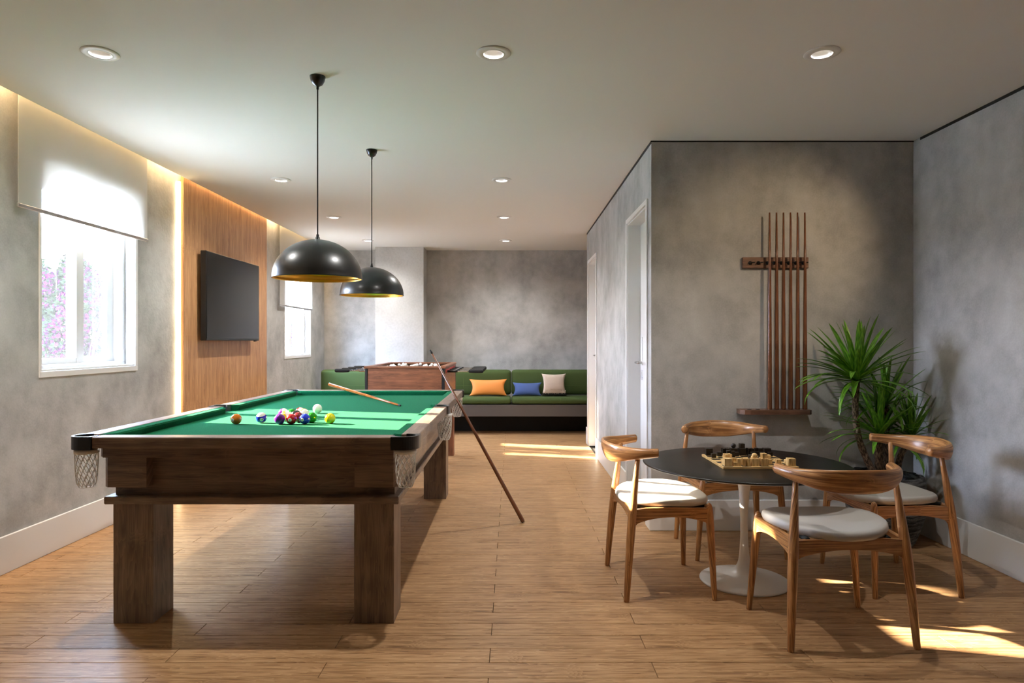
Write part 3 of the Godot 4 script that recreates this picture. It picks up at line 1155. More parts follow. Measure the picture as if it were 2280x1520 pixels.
func part_uv(me: ArrayMesh, called: String, m: Material, parent: Node) -> void:
	# flat shaded pieces made without texture coordinates get them from their position
	var arr := me.surface_get_arrays(0)
	var vs: PackedVector3Array = arr[Mesh.ARRAY_VERTEX]
	var uv := PackedVector2Array()
	for p in vs:
		uv.append(Vector2(p.x + p.y, p.z + p.y))
	arr[Mesh.ARRAY_TEX_UV] = uv
	var am := ArrayMesh.new()
	am.add_surface_from_arrays(Mesh.PRIMITIVE_TRIANGLES, arr)
	inst(am, called, m, parent)

# ---------------------------------------------------------------- balls and cues
func at_px(u: float, v: float, y: float) -> Vector3:
	var d := (1.25 - y) * 1491.6 / (v - 760.0)
	return Vector3((u - 1140.0) * d / 1491.6, y, -d)

func ball_mesh(stripe: bool) -> Array:
	# a solid ball, or a white ball and its coloured belt
	var R := 0.0285
	var out := []
	for belt in ([0, 1] if stripe else [0]):
		var st := begin(true)
		var rows := []
		var lo := -0.58
		var hi := 0.58
		for i in 25:
			var a: float
			if belt == 1:
				a = lerpf(lo, hi, i / 24.0)
			else:
				a = lerpf(-PI / 2 + 0.01, PI / 2 - 0.01, i / 24.0)
			var r := R * (1.004 if belt == 1 else 1.0)
			var row := []
			for k in 32:
				var b := TAU * k / 32
				row.append(Vector3(cos(a) * cos(b), sin(a), -cos(a) * sin(b)) * r)
			rows.append(row)
		skin(st, rows, true)
		out.append(done(st))
	return out

func build_balls_and_cues() -> void:
	var solid := ball_mesh(false)
	var striped := ball_mesh(true)
	var white := mat("ball_white", Color(0.93, 0.91, 0.87), 0.12)
	var ink := mat("ball_ink", Color(0.03, 0.03, 0.03), 0.3)
	var cap := begin(true)
	var rows := []
	for i in 5:
		var a := lerpf(0.001, 0.34, i / 4.0)
		var row := []
		for k in 24:
			var b := TAU * k / 24
			row.append(Vector3(sin(a) * cos(b), sin(a) * sin(b), cos(a)) * 0.0285 * 1.008)
		rows.append(row)
	skin(cap, rows, true)
	var cap_mesh := done(cap)
	var font := SystemFont.new()
	font.font_names = PackedStringArray(["Droid Sans"])
	font.font_weight = 700
	# number, pixel of its centre, colour, name of the colour, striped, pitch, yaw, roll of the number, label
	var list := [
		[5, 526, 932.6, Color(0.86, 0.47, 0.10), false, 4, -22, 0, "orange ball with a black 5, farthest left on the green cloth"],
		[10, 582, 929.7, Color(0.10, 0.16, 0.72), true, 16, 24, 8, "blue ball with a white top and the number 10"],
		[4, 622.8, 932.6, Color(0.36, 0.09, 0.50), false, -12, -75, 0, "purple ball at the left of the ball cluster"],
		[3, 649, 932.6, Color(0.66, 0.05, 0.05), false, 3, 0, 0, "red ball with a black 3 at the front of the cluster"],
		[2, 678.7, 932.4, Color(0.10, 0.18, 0.72), false, 2, -14, 100, "blue ball with a tilted 2 at the front of the cluster"],
		[6, 694.5, 929.3, Color(0.05, 0.42, 0.05), false, 40, 140, 0, "green ball at the right of the ball cluster"],
		[1, 735, 931.3, Color(0.85, 0.78, 0.06), false, 60, 150, 0, "yellow ball standing alone right of the cluster"],
		[9, 636, 926, Color(0.85, 0.75, 0.08), true, 20, 160, 60, "white ball with a yellow band between the purple and red balls"],
		[12, 631, 919.6, Color(0.42, 0.10, 0.52), true, 55, 100, 30, "white ball with a purple band behind the purple ball"],
		[14, 650, 920.8, Color(0.06, 0.45, 0.08), true, 60, 190, 10, "white ball with a green band at the back of the cluster"],
		[8, 659.5, 924.0, Color(0.02, 0.02, 0.02), false, 70, 30, 0, "black ball in the middle of the cluster"],
		[11, 668, 917, Color(0.70, 0.06, 0.06), true, 40, 120, 70, "white ball with a red band, farthest back in the cluster"],
		[13, 677.5, 920.6, Color(0.88, 0.48, 0.08), true, 70, 80, 45, "white ball with an orange band at the back of the cluster"],
		[7, 664.5, 928.6, Color(0.42, 0.04, 0.05), false, 30, 170, 0, "dark red ball squeezed between the red and blue balls"],
		[0, 707, 909.6, Color(0.93, 0.91, 0.87), false, 0, 0, 0, "plain white cue ball behind the cluster"],
	]
	for b in list:
		var c := at_px(b[1], b[2], BED + 0.0285)
		var o := thing("pool_ball", b[8], "ball", c - Vector3(0, 0.0285, 0), 0, "pool balls on the green cloth")
		var pivot := Basis.from_euler(Vector3(deg_to_rad(b[5]), deg_to_rad(b[6]), deg_to_rad(b[7])))
		var paint := mat("ball_%d" % b[0], b[3], 0.10)
		paint.clearcoat_enabled = true
		paint.clearcoat = 0.6
		paint.clearcoat_roughness = 0.05
		var body := inst(striped[0] if b[4] else solid[0], "body", white if b[4] else paint, o)
		body.position = Vector3(0, 0.0285, 0)
		body.basis = pivot
		if b[4]:
			inst(striped[1], "band", paint, body)
		if b[0] > 0:
			inst(cap_mesh, "number_disc", white, body)
			var tm := TextMesh.new()
			tm.text = str(b[0])
			tm.font = font
			tm.font_size = 32
			tm.pixel_size = 0.00040
			tm.depth = 0.0012
			var tx := inst(tm, "number", ink, body)
			tx.position = Vector3(0, 0, 0.0286)
	# the cue that leans on the table and the one that lies on it
	var foot := Vector3(0.062, 0.0, -4.625)
	var dir := Vector3(-0.4695, 0.8445, -0.095)
	var o1 := thing("pool_cue", "dark brown cue leaning against the side of the pool table", "cue", foot)
	cue_parts(o1, dir.normalized(), 1.364, 0.0145, 0.0065, M.cue_dark, Vector3(0.016, 0.004, 0))
	var tip := Vector3(-0.76, BED + 0.0075, -4.567)
	var butt := Vector3(-1.60, 0.876, -5.86)
	var o2 := thing("pool_cue", "light orange brown cue lying across the far rail of the pool table", "cue", butt)
	cue_parts(o2, (tip - butt).normalized(), (tip - butt).length(), 0.0145, 0.0065, M.cue_light, Vector3.ZERO)

func cue_parts(o: Node3D, dir: Vector3, length: float, r0: float, r1: float, wood: Material, shift: Vector3) -> void:
	var st := begin(true)
	var a := shift
	var mid := dir * length * 0.5 + shift
	tube(st, [a + dir * 0.002, a + dir * 0.012, mid, shift + dir * (length - 0.03)], [r0 * 0.8, r0, (r0 + r1) / 2 + 0.0005, r1], 16)
	part(st, "shaft", wood, o)
	st = begin(true)
	tube(st, [a, a + dir * 0.004], [r0 * 0.72, r0 * 0.82], 16)
	part(st, "bumper", M.rubber, o)
	st = begin(true)
	tube(st, [shift + dir * (length - 0.031), shift + dir * (length - 0.006)], [r1 * 1.04, r1 * 0.99], 14)
	tube(st, [shift + dir * (length - 0.006), shift + dir * length], [r1 * 0.97, r1 * 0.7], 14)
	part(st, "tip", M.black_satin, o)

# ---------------------------------------------------------------- foosball table
func build_foosball() -> void:
	var x0 := -1.3717
	var x1 := -0.6165
	var z0 := -6.20
	var z1 := -7.44
	var cx := (x0 + x1) / 2
	var cz := (z0 + z1) / 2
	var hw := (x1 - x0) / 2
	var hl := (z0 - z1) / 2
	var o := thing("foosball_table", "red-brown wooden foosball table with black handles behind the pool table", "foosball table", Vector3(cx, 0, cz))
	var top := 1.021
	var st: SurfaceTool
	for s in [-1.0, 1.0]:
		st = begin()
		span(st, -hw, hw, top - 0.022, top, s * (hl - 0.055), s * hl, 0.004, 0, Vector2(0.2, s * 0.3))
		part(st, "top_frame", M.mahogany, o)
		st = begin()
		span(st, s * (hw - 0.055), s * hw, top - 0.022, top, -hl + 0.055, hl - 0.055, 0.004, 2, Vector2(0.1, s * 0.21))
		part(st, "top_frame", M.mahogany, o)
		st = begin()
		span(st, -hw + 0.035, hw - 0.035, 0.62, top - 0.022, s * (hl - 0.034), s * (hl - 0.010), 0.002, 0, Vector2(s * 0.17, 0.4))
		part(st, "end_panel", M.mahogany, o)
		st = begin()
		span(st, s * (hw - 0.034), s * (hw - 0.010), 0.62, top - 0.022, -hl + 0.035, hl - 0.035, 0.002, 2, Vector2(s * 0.37, 0.1))
		part(st, "side_panel", M.mahogany, o)
		for q in [-1.0, 1.0]:
			st = begin()
			span(st, s * (hw - 0.036), s * (hw - 0.007), 0.60, top - 0.022, q * (hl - 0.036), q * (hl - 0.007), 0.006)
			part(st, "corner_post", M.casting, o)
			st = begin()
			span(st, s * (hw - 0.115), s * (hw - 0.02), 0.0, 0.60, q * (hl - 0.115), q * (hl - 0.02), 0.004, 1, Vector2(q, s))
			part(st, "leg", M.mahogany, o)
	st = begin()
	span(st, -hw + 0.034, hw - 0.034, 0.85, 0.865, -hl + 0.034, hl - 0.034)
	part(st, "pitch", M.pitch_green, o)
	st = begin()
	span(st, -hw + 0.034, hw - 0.034, 0.60, 0.62, -hl + 0.034, hl - 0.034)
	part(st, "bottom_board", M.mahogany, o)
	var yr := 0.968
	var men := [3, 2, 3, 5, 5, 3, 2, 3]
	var fig := begin(true)
	lathe(fig, [Vector2(0.009, -0.075), Vector2(0.011, -0.070), Vector2(0.009, -0.05), Vector2(0.014, -0.02), Vector2(0.016, 0.0), Vector2(0.012, 0.018), Vector2(0.007, 0.022)], 12, Vector3.ZERO, true, true)
	var fig_mesh := done(fig)
	var head := begin(true)
	var hp := []
	for k in 9:
		var a := -PI / 2 + PI * k / 8.0
		hp.append(Vector2(max(0.0008, 0.0165 * cos(a)), 0.036 + 0.0165 * sin(a)))
	lathe(head, hp, 14)
	var head_mesh := done(head)
	for i in 8:
		var z := hl - 0.165 - i * 0.130
		var right := i % 2 == 0
		st = begin(true)
		var xa := -hw - (0.08 if right else 0.20)
		var xb := hw + (0.20 if right else 0.08)
		tube(st, [Vector3(xa, yr, z), Vector3(xb, yr, z)], [0.0065, 0.0065], 10)
		var rod := part(st, "rod", M.steel, o)
		var s := 1.0 if right else -1.0
		st = begin(true)
		tube(st, [Vector3(s * (hw + 0.205), yr, z), Vector3(s * (hw + 0.215), yr, z), Vector3(s * (hw + 0.27), yr, z), Vector3(s * (hw + 0.335), yr, z), Vector3(s * (hw + 0.345), yr, z)], [0.012, 0.0165, 0.0185, 0.0175, 0.012], 14)
		part(st, "handle", M.rubber, rod)
		st = begin(true)
		tube(st, [Vector3(s * (hw + 0.004), yr, z), Vector3(s * (hw + 0.10), yr, z)], [0.0125, 0.0125], 12)
		part(st, "sleeve", M.casting, rod)
		for sd in [-1.0, 1.0]:
			st = begin(true)
			tube(st, [Vector3(sd * (hw - 0.011), yr, z), Vector3(sd * (hw - 0.002), yr, z)], [0.022, 0.019], 16)
			part(st, "bushing", M.red_plastic, rod)
		for k in men[i]:
			var x: float = (k - (men[i] - 1) / 2.0) * (0.56 / men[i])
			var f := inst(fig_mesh, "player", M.red_plastic if right else M.casting, rod)
			f.position = Vector3(x, yr, z)
			var hd := inst(head_mesh, "player_head", M.white_plastic, rod)
			hd.position = Vector3(x, yr, z)

# ---------------------------------------------------------------- bench with cushions
func build_sofa() -> void:
	var zf := -8.97
	var x0 := -2.66
	var pitch := 1.325
	var o := thing("built_in_bench", "long grey bench base under the green cushions", "bench", Vector3(-0.34, 0, -9.18))
	var st := begin()
	span(st, XL + 0.016 + 0.34, XR - 0.02 + 0.34, 0.245, 0.402, 0.21, -0.226, 0.003)
	part(st, "seat_box", M.bench_grey, o)
	st = begin()
	span(st, XL + 0.05 + 0.34, XR - 0.05 + 0.34, 0.0, 0.245, -0.19, -0.226)
	part(st, "plinth", M.plinth_dark, o)
	var seat := soft_box(Vector3(pitch - 0.003, 0.086, 0.432), 0.040, 22, Vector3(0, 0.008, 0.004))
	var back := soft_box(Vector3(pitch - 0.003, 0.352, 0.112), 0.050, 22, Vector3(0, 0.0, 0.012))
	var names := ["at the window end of the bench", "in the middle of the bench", "at the door end of the bench"]
	for i in 3:
		var x := x0 + pitch * (i + 0.5)
		var c := thing("seat_cushion", "green fabric seat cushion " + names[i], "cushion", Vector3(x, 0.403, -9.181), 0, "seat cushions of the bench")
		inst(seat, "pad", M.sofa_green, c).position = Vector3(0, 0.052, 0)
		st = begin(true)
		var p := []
		for k in 9:
			var f := k / 8.0
			p.append(Vector3(0, 0.0945 + 0.0075 * (1 - pow(2 * f - 1, 2)), lerpf(-0.10, 0.175, f)))
		p += [Vector3(0, 0.087, 0.200), Vector3(0, 0.070, 0.2155), Vector3(0, 0.044, 0.2200)]
		var rr := []
		for k in p.size():
			rr.append(0.0025)
		tube(st, p, rr, 5)
		part(st, "seam", M.sofa_seam, c)
		st = begin(true)
		tube(st, [Vector3(-pitch / 2 + 0.06, 0.026, 0.212), Vector3(0, 0.026, 0.2145), Vector3(pitch / 2 - 0.06, 0.026, 0.212)], [0.0022, 0.003, 0.0022], 5)
		part(st, "piping", M.sofa_seam, c)
		var b := thing("back_cushion", "green fabric back cushion " + names[i], "cushion", Vector3(x, 0.506, -9.336), 0, "back cushions of the bench")
		var pad := inst(back, "pad", M.sofa_green, b)
		pad.position = Vector3(0, 0.177, 0)
		for ln in [[Vector3(-pitch / 2 + 0.05, 0.135, 0.0565), Vector3(0, 0.135, 0.0665), Vector3(pitch / 2 - 0.05, 0.135, 0.0565)], [Vector3(0, 0.05, 0.0585), Vector3(0, 0.177, 0.0685), Vector3(0, 0.30, 0.0585)]]:
			st = begin(true)
			tube(st, spline(ln, 5), [0.001, 0.0025, 0.0025, 0.0025, 0.0025, 0.0025, 0.0025, 0.0025, 0.0025, 0.0025, 0.001], 5)
			part(st, "seam", M.sofa_seam, b)
	pillow(Vector3(-0.325, 0.506, -9.165), 0.52, 0.235, 0.12, -16.0, 3.0, 1.0, M.orange_satin, "pillow", "orange satin pillow on the green bench", "")
	pillow(Vector3(0.205, 0.506, -9.18), 0.40, 0.185, 0.10, -14.0, -3.0, 1.0, M.blue_velvet, "pillow", "blue oblong pillow beside the cream pillow on the bench", "")
	var cp := pillow(Vector3(0.575, 0.521, -9.115), 0.335, 0.30, 0.13, -15.0, 2.0, -1.0, M.cream_knit, "pillow", "cream square pillow with a fringe on the bench", "")
	# black skirt and pale strands at the foot of the cream pillow
	var sk := begin()
	box(sk, Vector3(0, 0.012, 0.0), Vector3(0.335, 0.03, 0.05), 0.004)
	part(sk, "black_band", M.fringe_black, cp)
	var r := RandomNumberGenerator.new()
	r.seed = 5
	for k in 17:
		var st2 := begin(true)
		var x := lerpf(-0.15, 0.15, k / 16.0)
		tube(st2, [Vector3(x, 0.06, 0.042), Vector3(x + r.randf_range(-0.006, 0.006), 0.035, 0.038), Vector3(x + r.randf_range(-0.01, 0.01), r.randf_range(0.002, 0.02), 0.032)], [0.004, 0.004, 0.002], 5)
		part(st2, "fringe_strand", M.cream_knit, cp)
	var st3: SurfaceTool
	for k in 22:
		st3 = begin(true)
		var x := lerpf(-0.135, 0.135, k / 21.0)
		var pts := []
		var rr := []
		for q in 7:
			var f := q / 6.0
			var yy := lerpf(0.05, 0.27, f)
			pts.append(pillow_point(0.335, 0.30, 0.13, x / 0.1675, yy / 0.15 - 1.0, 1.0, -1.0) + Vector3(r.randf_range(-0.002, 0.002), 0, 0.001))
			rr.append(0.0028)
		tube(st3, pts, rr, 5)
		part(st3, "yarn_ridge", M.cream_knit, cp)

func pillow_point(w: float, h: float, t: float, u: float, v: float, side: float, tilt := -1.0) -> Vector3:
	var pinch_x := 1.0 - 0.17 * (1.0 - v * v) * u * u
	var pinch_y := 1.0 - 0.12 * (1.0 - u * u) * v * v
	var th := t * 0.5 * pow(max(0.0, (1.0 - u * u) * (1.0 - v * v)), 0.42)
	var crease := 0.004 * sin(u * 23.0 + v * 5.0) * absf(u) * pow(absf(u), 3.0) * (1.0 - v * v) * 2.0
	return Vector3(u * w * 0.5 * pinch_x, h * 0.5 + v * h * 0.5 * pinch_y, side * (th + crease * th * 12.0))

func pillow(at: Vector3, w: float, h: float, t: float, lean: float, turn: float, _flip: float, m: Material, called: String, label: String, group: String) -> Node3D:
	var o := thing(called, label, "pillow", at, 0, group)
	o.rotation_degrees = Vector3(lean, turn, 0)
	var st := begin(true)
	var n := 22
	for side in [-1.0, 1.0]:
		var rows := []
		var uvs := []
		for i in n + 1:
			var row := []
			var uv := []
			var v := sin((2.0 * i / n - 1.0) * PI / 2)
			for j in n + 1:
				var u: float = sin((2.0 * j / n - 1.0) * PI / 2) * side
				var p := pillow_point(w, h, t, u, v, side)
				row.append(p)
				uv.append(Vector2(p.x, p.y))
			rows.append(row)
			uvs.append(uv)
		skin(st, rows, false, uvs)
	part(st, "cover", m, o)
	return o

# ---------------------------------------------------------------- cue rack on the wall
func build_cue_rack() -> void:
	var o := thing("cue_rack", "brown wall rack for cues: clip bar above, shelf below", "cue rack", Vector3(1.735, 0.80, ZC))
	var st := begin()
	span(st, 1.521 - 1.735, 1.957 - 1.735, 1.733 - 0.80, 1.806 - 0.80, 0.0, 0.022, 0.003)
	var bar := part(st, "clip_bar", M.rack_wood, o)
	var cxs := [1671.0, 1689.5, 1709.0, 1725.0, 1741.0, 1757.0, 1773.0, 1789.0]
	for u in cxs:
		var x: float = (u - 1140.0) * 4.41 / 1491.6 - 1.735
		st = begin(true)
		tube(st, [Vector3(x, 0.968, 0.021), Vector3(x, 0.968, 0.027)], [0.0125, 0.0115], 16)
		tube(st, [Vector3(x, 0.968, 0.026), Vector3(x, 0.968, 0.034)], [0.007, 0.006], 12)
		part(st, "clip_base", M.black_satin, bar)
		for s in [-1.0, 1.0]:
			st = begin(true)
			tube(st, spline([Vector3(x + 0.004 * s, 0.968, 0.031), Vector3(x + 0.013 * s + 0.006, 0.969, 0.036), Vector3(x + 0.013 * s + 0.010, 0.969, 0.050)], 4), [0.0035, 0.0035, 0.0034, 0.0033, 0.0032, 0.003, 0.003, 0.003, 0.0025], 7)
			part(st, "clip_arm", M.black_satin, bar)
	# shelf with clipped corners
	st = begin()
	prism(st, [Vector2(-0.247, 0.0), Vector2(0.213, 0.0), Vector2(0.213, 0.085), Vector2(0.193, 0.105), Vector2(-0.19, 0.105), Vector2(-0.225, 0.098), Vector2(-0.247, 0.075)], 0.776 - 0.80, 0.806 - 0.80)
	var shelf := part(st, "shelf", M.rack_wood, o)
	for u in [1671.0, 1689.5]:
		var x: float = (u - 1140.0) * 4.36 / 1491.6 - 1.735
		st = begin(true)
		tube(st, [Vector3(x, 0.0035, 0.06), Vector3(x, 0.0072, 0.06)], [0.014, 0.014], 18)
		part(st, "cue_socket", M.rubber, shelf)
	var tops := [1713.4, 1728.9, 1744.2, 1759.8, 1775.4, 1791.8]
	var words := ["leftmost", "second from the left", "third from the left", "third from the right", "second from the right", "rightmost"]
	for i in 6:
		var x: float = (tops[i] - 1140.0) * 4.385 / 1491.6
		var c := thing("rack_cue", "dark brown cue in the wall rack, %s of six" % words[i], "cue", Vector3(x, 0.806, ZC + 0.060), 0, "cues in the wall rack")
		st = begin(true)
		tube(st, [Vector3(0, 0, 0), Vector3(0, 0.004, 0), Vector3(0, 0.40, 0), Vector3(0, 0.9, 0), Vector3(0, 1.275, -0.004)], [0.0125, 0.0145, 0.0125, 0.0088, 0.0052], 16)
		part(st, "shaft", M.cue_dark, c)
		st = begin(true)
		tube(st, [Vector3(0, 1.275, -0.004), Vector3(0, 1.287, -0.004)], [0.0052, 0.0048], 12)
		part(st, "tip", M.cue_dark, c)

# ---------------------------------------------------------------- chess table and chairs
const RTX := 1.213
const RTZ := -3.50
const RTY := 0.617

func build_round_table() -> void:
	var o := thing("pedestal_table", "round black-topped table on a white trumpet pedestal", "table", Vector3(RTX, 0, RTZ))
	var st := begin(true)
	lathe(st, [Vector2(0.001, RTY), Vector2(0.40, RTY), Vector2(0.514, RTY), Vector2(0.5195, RTY - 0.002), Vector2(0.520, RTY - 0.006), Vector2(0.517, RTY - 0.010)], 96)
	part(st, "table_top", M.table_black, o)
	st = begin(true)
	lathe(st, [Vector2(0.517, RTY - 0.010), Vector2(0.45, RTY - 0.026), Vector2(0.2, RTY - 0.028), Vector2(0.05, RTY - 0.028)], 96)
	part(st, "underside", M.table_white, o)
	st = begin(true)
	var prof := spline([Vector2(0.224, 0.0), Vector2(0.226, 0.006), Vector2(0.215, 0.013), Vector2(0.16, 0.024), Vector2(0.10, 0.038), Vector2(0.058, 0.058), Vector2(0.034, 0.092), Vector2(0.024, 0.15), Vector2(0.0195, 0.24), Vector2(0.0205, 0.36), Vector2(0.027, 0.46), Vector2(0.038, 0.54), Vector2(0.052, RTY - 0.026)], 4)
	lathe(st, prof, 56, Vector3.ZERO, true, true)
	part(st, "pedestal", M.table_white, o)

func make_chair() -> Node3D:
	var o := Node3D.new()
	var st: SurfaceTool
	# rear legs carry the back; front legs end in a rounded knob
	var ko := 0.0
	for s in [-1.0, 1.0]:
		st = begin(true)
		var f := Vector3(s * 0.262, 0, 0.217)
		var t := Vector3(s * 0.210, 0.690, 0.150)
		var pts := []
		var rr := []
		for q in [[0.0, 0.0130], [0.015, 0.0140], [0.2, 0.0170], [0.45, 0.0205], [0.60, 0.0208], [0.75, 0.0175], [0.9, 0.0125], [1.0, 0.0108]]:
			pts.append(f.lerp(t, q[0]) + Vector3(s * 0.004, 0, 0.006) * sin(q[0] * PI))
			rr.append(q[1])
		tube(st, pts, rr, 14, true, Vector2(ko, ko * 1.3))
		part(st, "rear_leg", M.teak, o)
		st = begin(true)
		f = Vector3(s * 0.260, 0, -0.212)
		t = Vector3(s * 0.222, 0.462, -0.196)
		pts = []
		rr = []
		for q in [[0.0, 0.0115], [0.02, 0.0125], [0.35, 0.0155], [0.7, 0.0190], [0.88, 0.0185], [0.95, 0.0165], [0.985, 0.0115], [1.0, 0.004]]:
			pts.append(f.lerp(t, q[0]))
			rr.append(q[1])
		tube(st, pts, rr, 14, true, Vector2(ko + 0.3, ko))
		part(st, "front_leg", M.teak, o)
		ko += 0.21
	# arched rails between the legs
	var corners := [Vector3(-0.226, 0, -0.198), Vector3(0.226, 0, -0.198), Vector3(0.233, 0, 0.180), Vector3(-0.233, 0, 0.180)]
	for k in 4:
		var a: Vector3 = corners[k]
		var b: Vector3 = corners[(k + 1) % 4]
		var len_ := a.distance_to(b)
		var poly := []
		for i in 17:
			var f := i / 16.0
			poly.append(Vector2(lerpf(0.0, len_, f), 0.352 + 0.046 * pow(sin(f * PI), 0.55)))
		for i in 9:
			var f := 1.0 - i / 8.0
			poly.append(Vector2(lerpf(0.0, len_, f), 0.436 + 0.010 * sin(f * PI)))
		var dirv := (b - a).normalized()
		var side := dirv.cross(Vector3.UP)
		st = begin()
		prism(st, poly, -0.011, 0.011, 0, Vector2(k * 0.31, k * 0.05), Transform3D(Basis(dirv, side, Vector3.UP), a))
		part(st, "seat_rail", M.teak, o)
	# back: one curved piece, blade-like in the middle, round at the horns
	var half := [Vector3(0.0, 0.694, 0.272), Vector3(0.085, 0.694, 0.262), Vector3(0.155, 0.697, 0.230), Vector3(0.205, 0.702, 0.178), Vector3(0.234, 0.707, 0.122), Vector3(0.250, 0.712, 0.062)]
	var hs := [Vector2(0.0540, 0.0150), Vector2(0.0515, 0.0155), Vector2(0.0430, 0.0170), Vector2(0.0320, 0.0195), Vector2(0.0260, 0.0210), Vector2(0.0225, 0.0215)]
	var tl := [14.0, 13.0, 9.0, 4.0, 1.0, 0.0]
	var pts2 := []
	var sec := []
	var tilt := []
	for i in range(5, 0, -1):
		pts2.append(Vector3(-half[i].x, half[i].y, half[i].z))
		sec.append(hs[i])
		tilt.append(tl[i])
	for i in 6:
		pts2.append(half[i])
		sec.append(hs[i])
		tilt.append(tl[i])
	pts2 = spline(pts2, 5)
	sec = spline(sec, 5)
	tilt = spline(tilt, 5)
	st = begin(true)
	var rows := []
	var uvs := []
	var run := 0.0
	for i in pts2.size():
		var t: Vector3 = (pts2[min(i + 1, pts2.size() - 1)] - pts2[max(i - 1, 0)]).normalized()
		var outw := t.cross(Vector3.UP).normalized() * -1.0
		if outw.z < 0 and absf(pts2[i].x) < 0.2:
			outw = -outw
		if absf(pts2[i].x) >= 0.2 and outw.x * pts2[i].x < 0:
			outw = -outw
		var an := deg_to_rad(tilt[i])
		var upv := (Vector3.UP * cos(an) + outw * sin(an)).normalized()
		var ov := (outw * cos(an) - Vector3.UP * sin(an)).normalized()
		if i:
			run += (pts2[i] as Vector3).distance_to(pts2[i - 1])
		var row := []
		var uv := []
		for k in 21:
			var a := TAU * k / 20
			if k < 20:
				# lower half hangs a little deeper than the upper half rises
				var hh: float = sec[i].x * (0.92 if sin(a) > 0 else 1.04)
				row.append(pts2[i] + upv * sin(a) * hh + ov * cos(a) * sec[i].y)
			uv.append(Vector2(run, a * 0.018))
		rows.append(row)
		uvs.append(uv)
	# slightly rounded ends
	for e in [0, 1]:
		var src: Array = rows[0] if e == 0 else rows[-1]
		var mid := Vector3.ZERO
		for p in src:
			mid += p
		mid /= src.size()
		var dirn: Vector3 = (pts2[0] - pts2[1]).normalized() if e == 0 else (pts2[-1] - pts2[-2]).normalized()
		var row := []
		for p in src:
			row.append(mid + (p - mid) * 0.80 + dirn * 0.004)
		if e == 0:
			rows.push_front(row)
			uvs.push_front(uvs[0])
		else:
			rows.append(row)
			uvs.append(uvs[-1])
	skin(st, rows, true, uvs, true, true)
	part(st, "backrest", M.teak, o)
	# upholstered seat: a shallow dished shell, wider in front
	st = begin(true)
	rows = []
	uvs = []
	for i in 17:
		# from the middle of the top over the edge to the middle of the underside
		var f := i / 16.0
		var row := []
		var uv := []
		for k in 49:
			var a := TAU * k / 48
			var cx := signf(cos(a)) * pow(absf(cos(a)), 0.80)
			var cz := signf(sin(a)) * pow(absf(sin(a)), 0.86)
			var rr: float
			var yy: float
			if f <= 0.55:
				rr = max(0.004, f / 0.55 * 0.945)
				yy = 0.0
			elif f < 0.8:
				var g := (f - 0.55) / 0.25 * PI
				rr = 0.945 + 0.055 * sin(g)
				yy = -0.020 + 0.020 * cos(g)
			else:
				rr = max(0.004, 0.945 * (1.0 - (f - 0.8) / 0.2))
				yy = -0.040
			var x := cx * rr * 0.248 * (1.0 - 0.10 * cz * rr)
			var z := -0.012 + cz * rr * 0.226
			var dish := 0.016 * pow(cx * rr, 2.0) + 0.006 * pow(rr, 4.0)
			if f <= 0.55:
				yy += dish - 0.014 + 0.006 * (1.0 - rr * rr)
			else:
				yy += dish - 0.014
			if k < 48:
				row.append(Vector3(x, 0.482 + yy, z))
			uv.append(Vector2(x, z))
		rows.append(row)
		uvs.append(uv)
	skin(st, rows, true, uvs, true, true)
	part(st, "seat_pad", M.leather, o)
	for s in [-1.0, 1.0]:
		st = begin(true)
		tube(st, [Vector3(s * 0.17, 0.437, -0.190), Vector3(s * 0.17, 0.437, -0.15), Vector3(s * 0.17, 0.437, 0.15), Vector3(s * 0.17, 0.437, 0.175)], [0.010, 0.012, 0.012, 0.010], 8)
		part(st, "seat_support", M.rubber, o)
	return o

func build_chairs() -> void:
	var proto := make_chair()
	var defs := [
		[Vector3(1.376, 0, -2.929), 2.5, "oak chair with its back to the viewer, nearest at the chess table"],
		[Vector3(0.758, 0, -3.488), -88.0, "oak chair left of the chess table with sun on its seat"],
		[Vector3(1.31, 0, -4.045), 182.0, "oak chair behind the chess table, facing the viewer"],
		[Vector3(1.968, 0, -3.523), 92.0, "oak chair right of the chess table, in front of the plant"],
	]
	for d in defs:
		var o: Node3D = proto.duplicate()
		o.name = numbered("dining_chair")
		add_child(o)
		o.position = d[0]
		o.rotation.y = deg_to_rad(d[1])
		tag(o, d[2], "chair", "chairs round the chess table")
	proto.free()

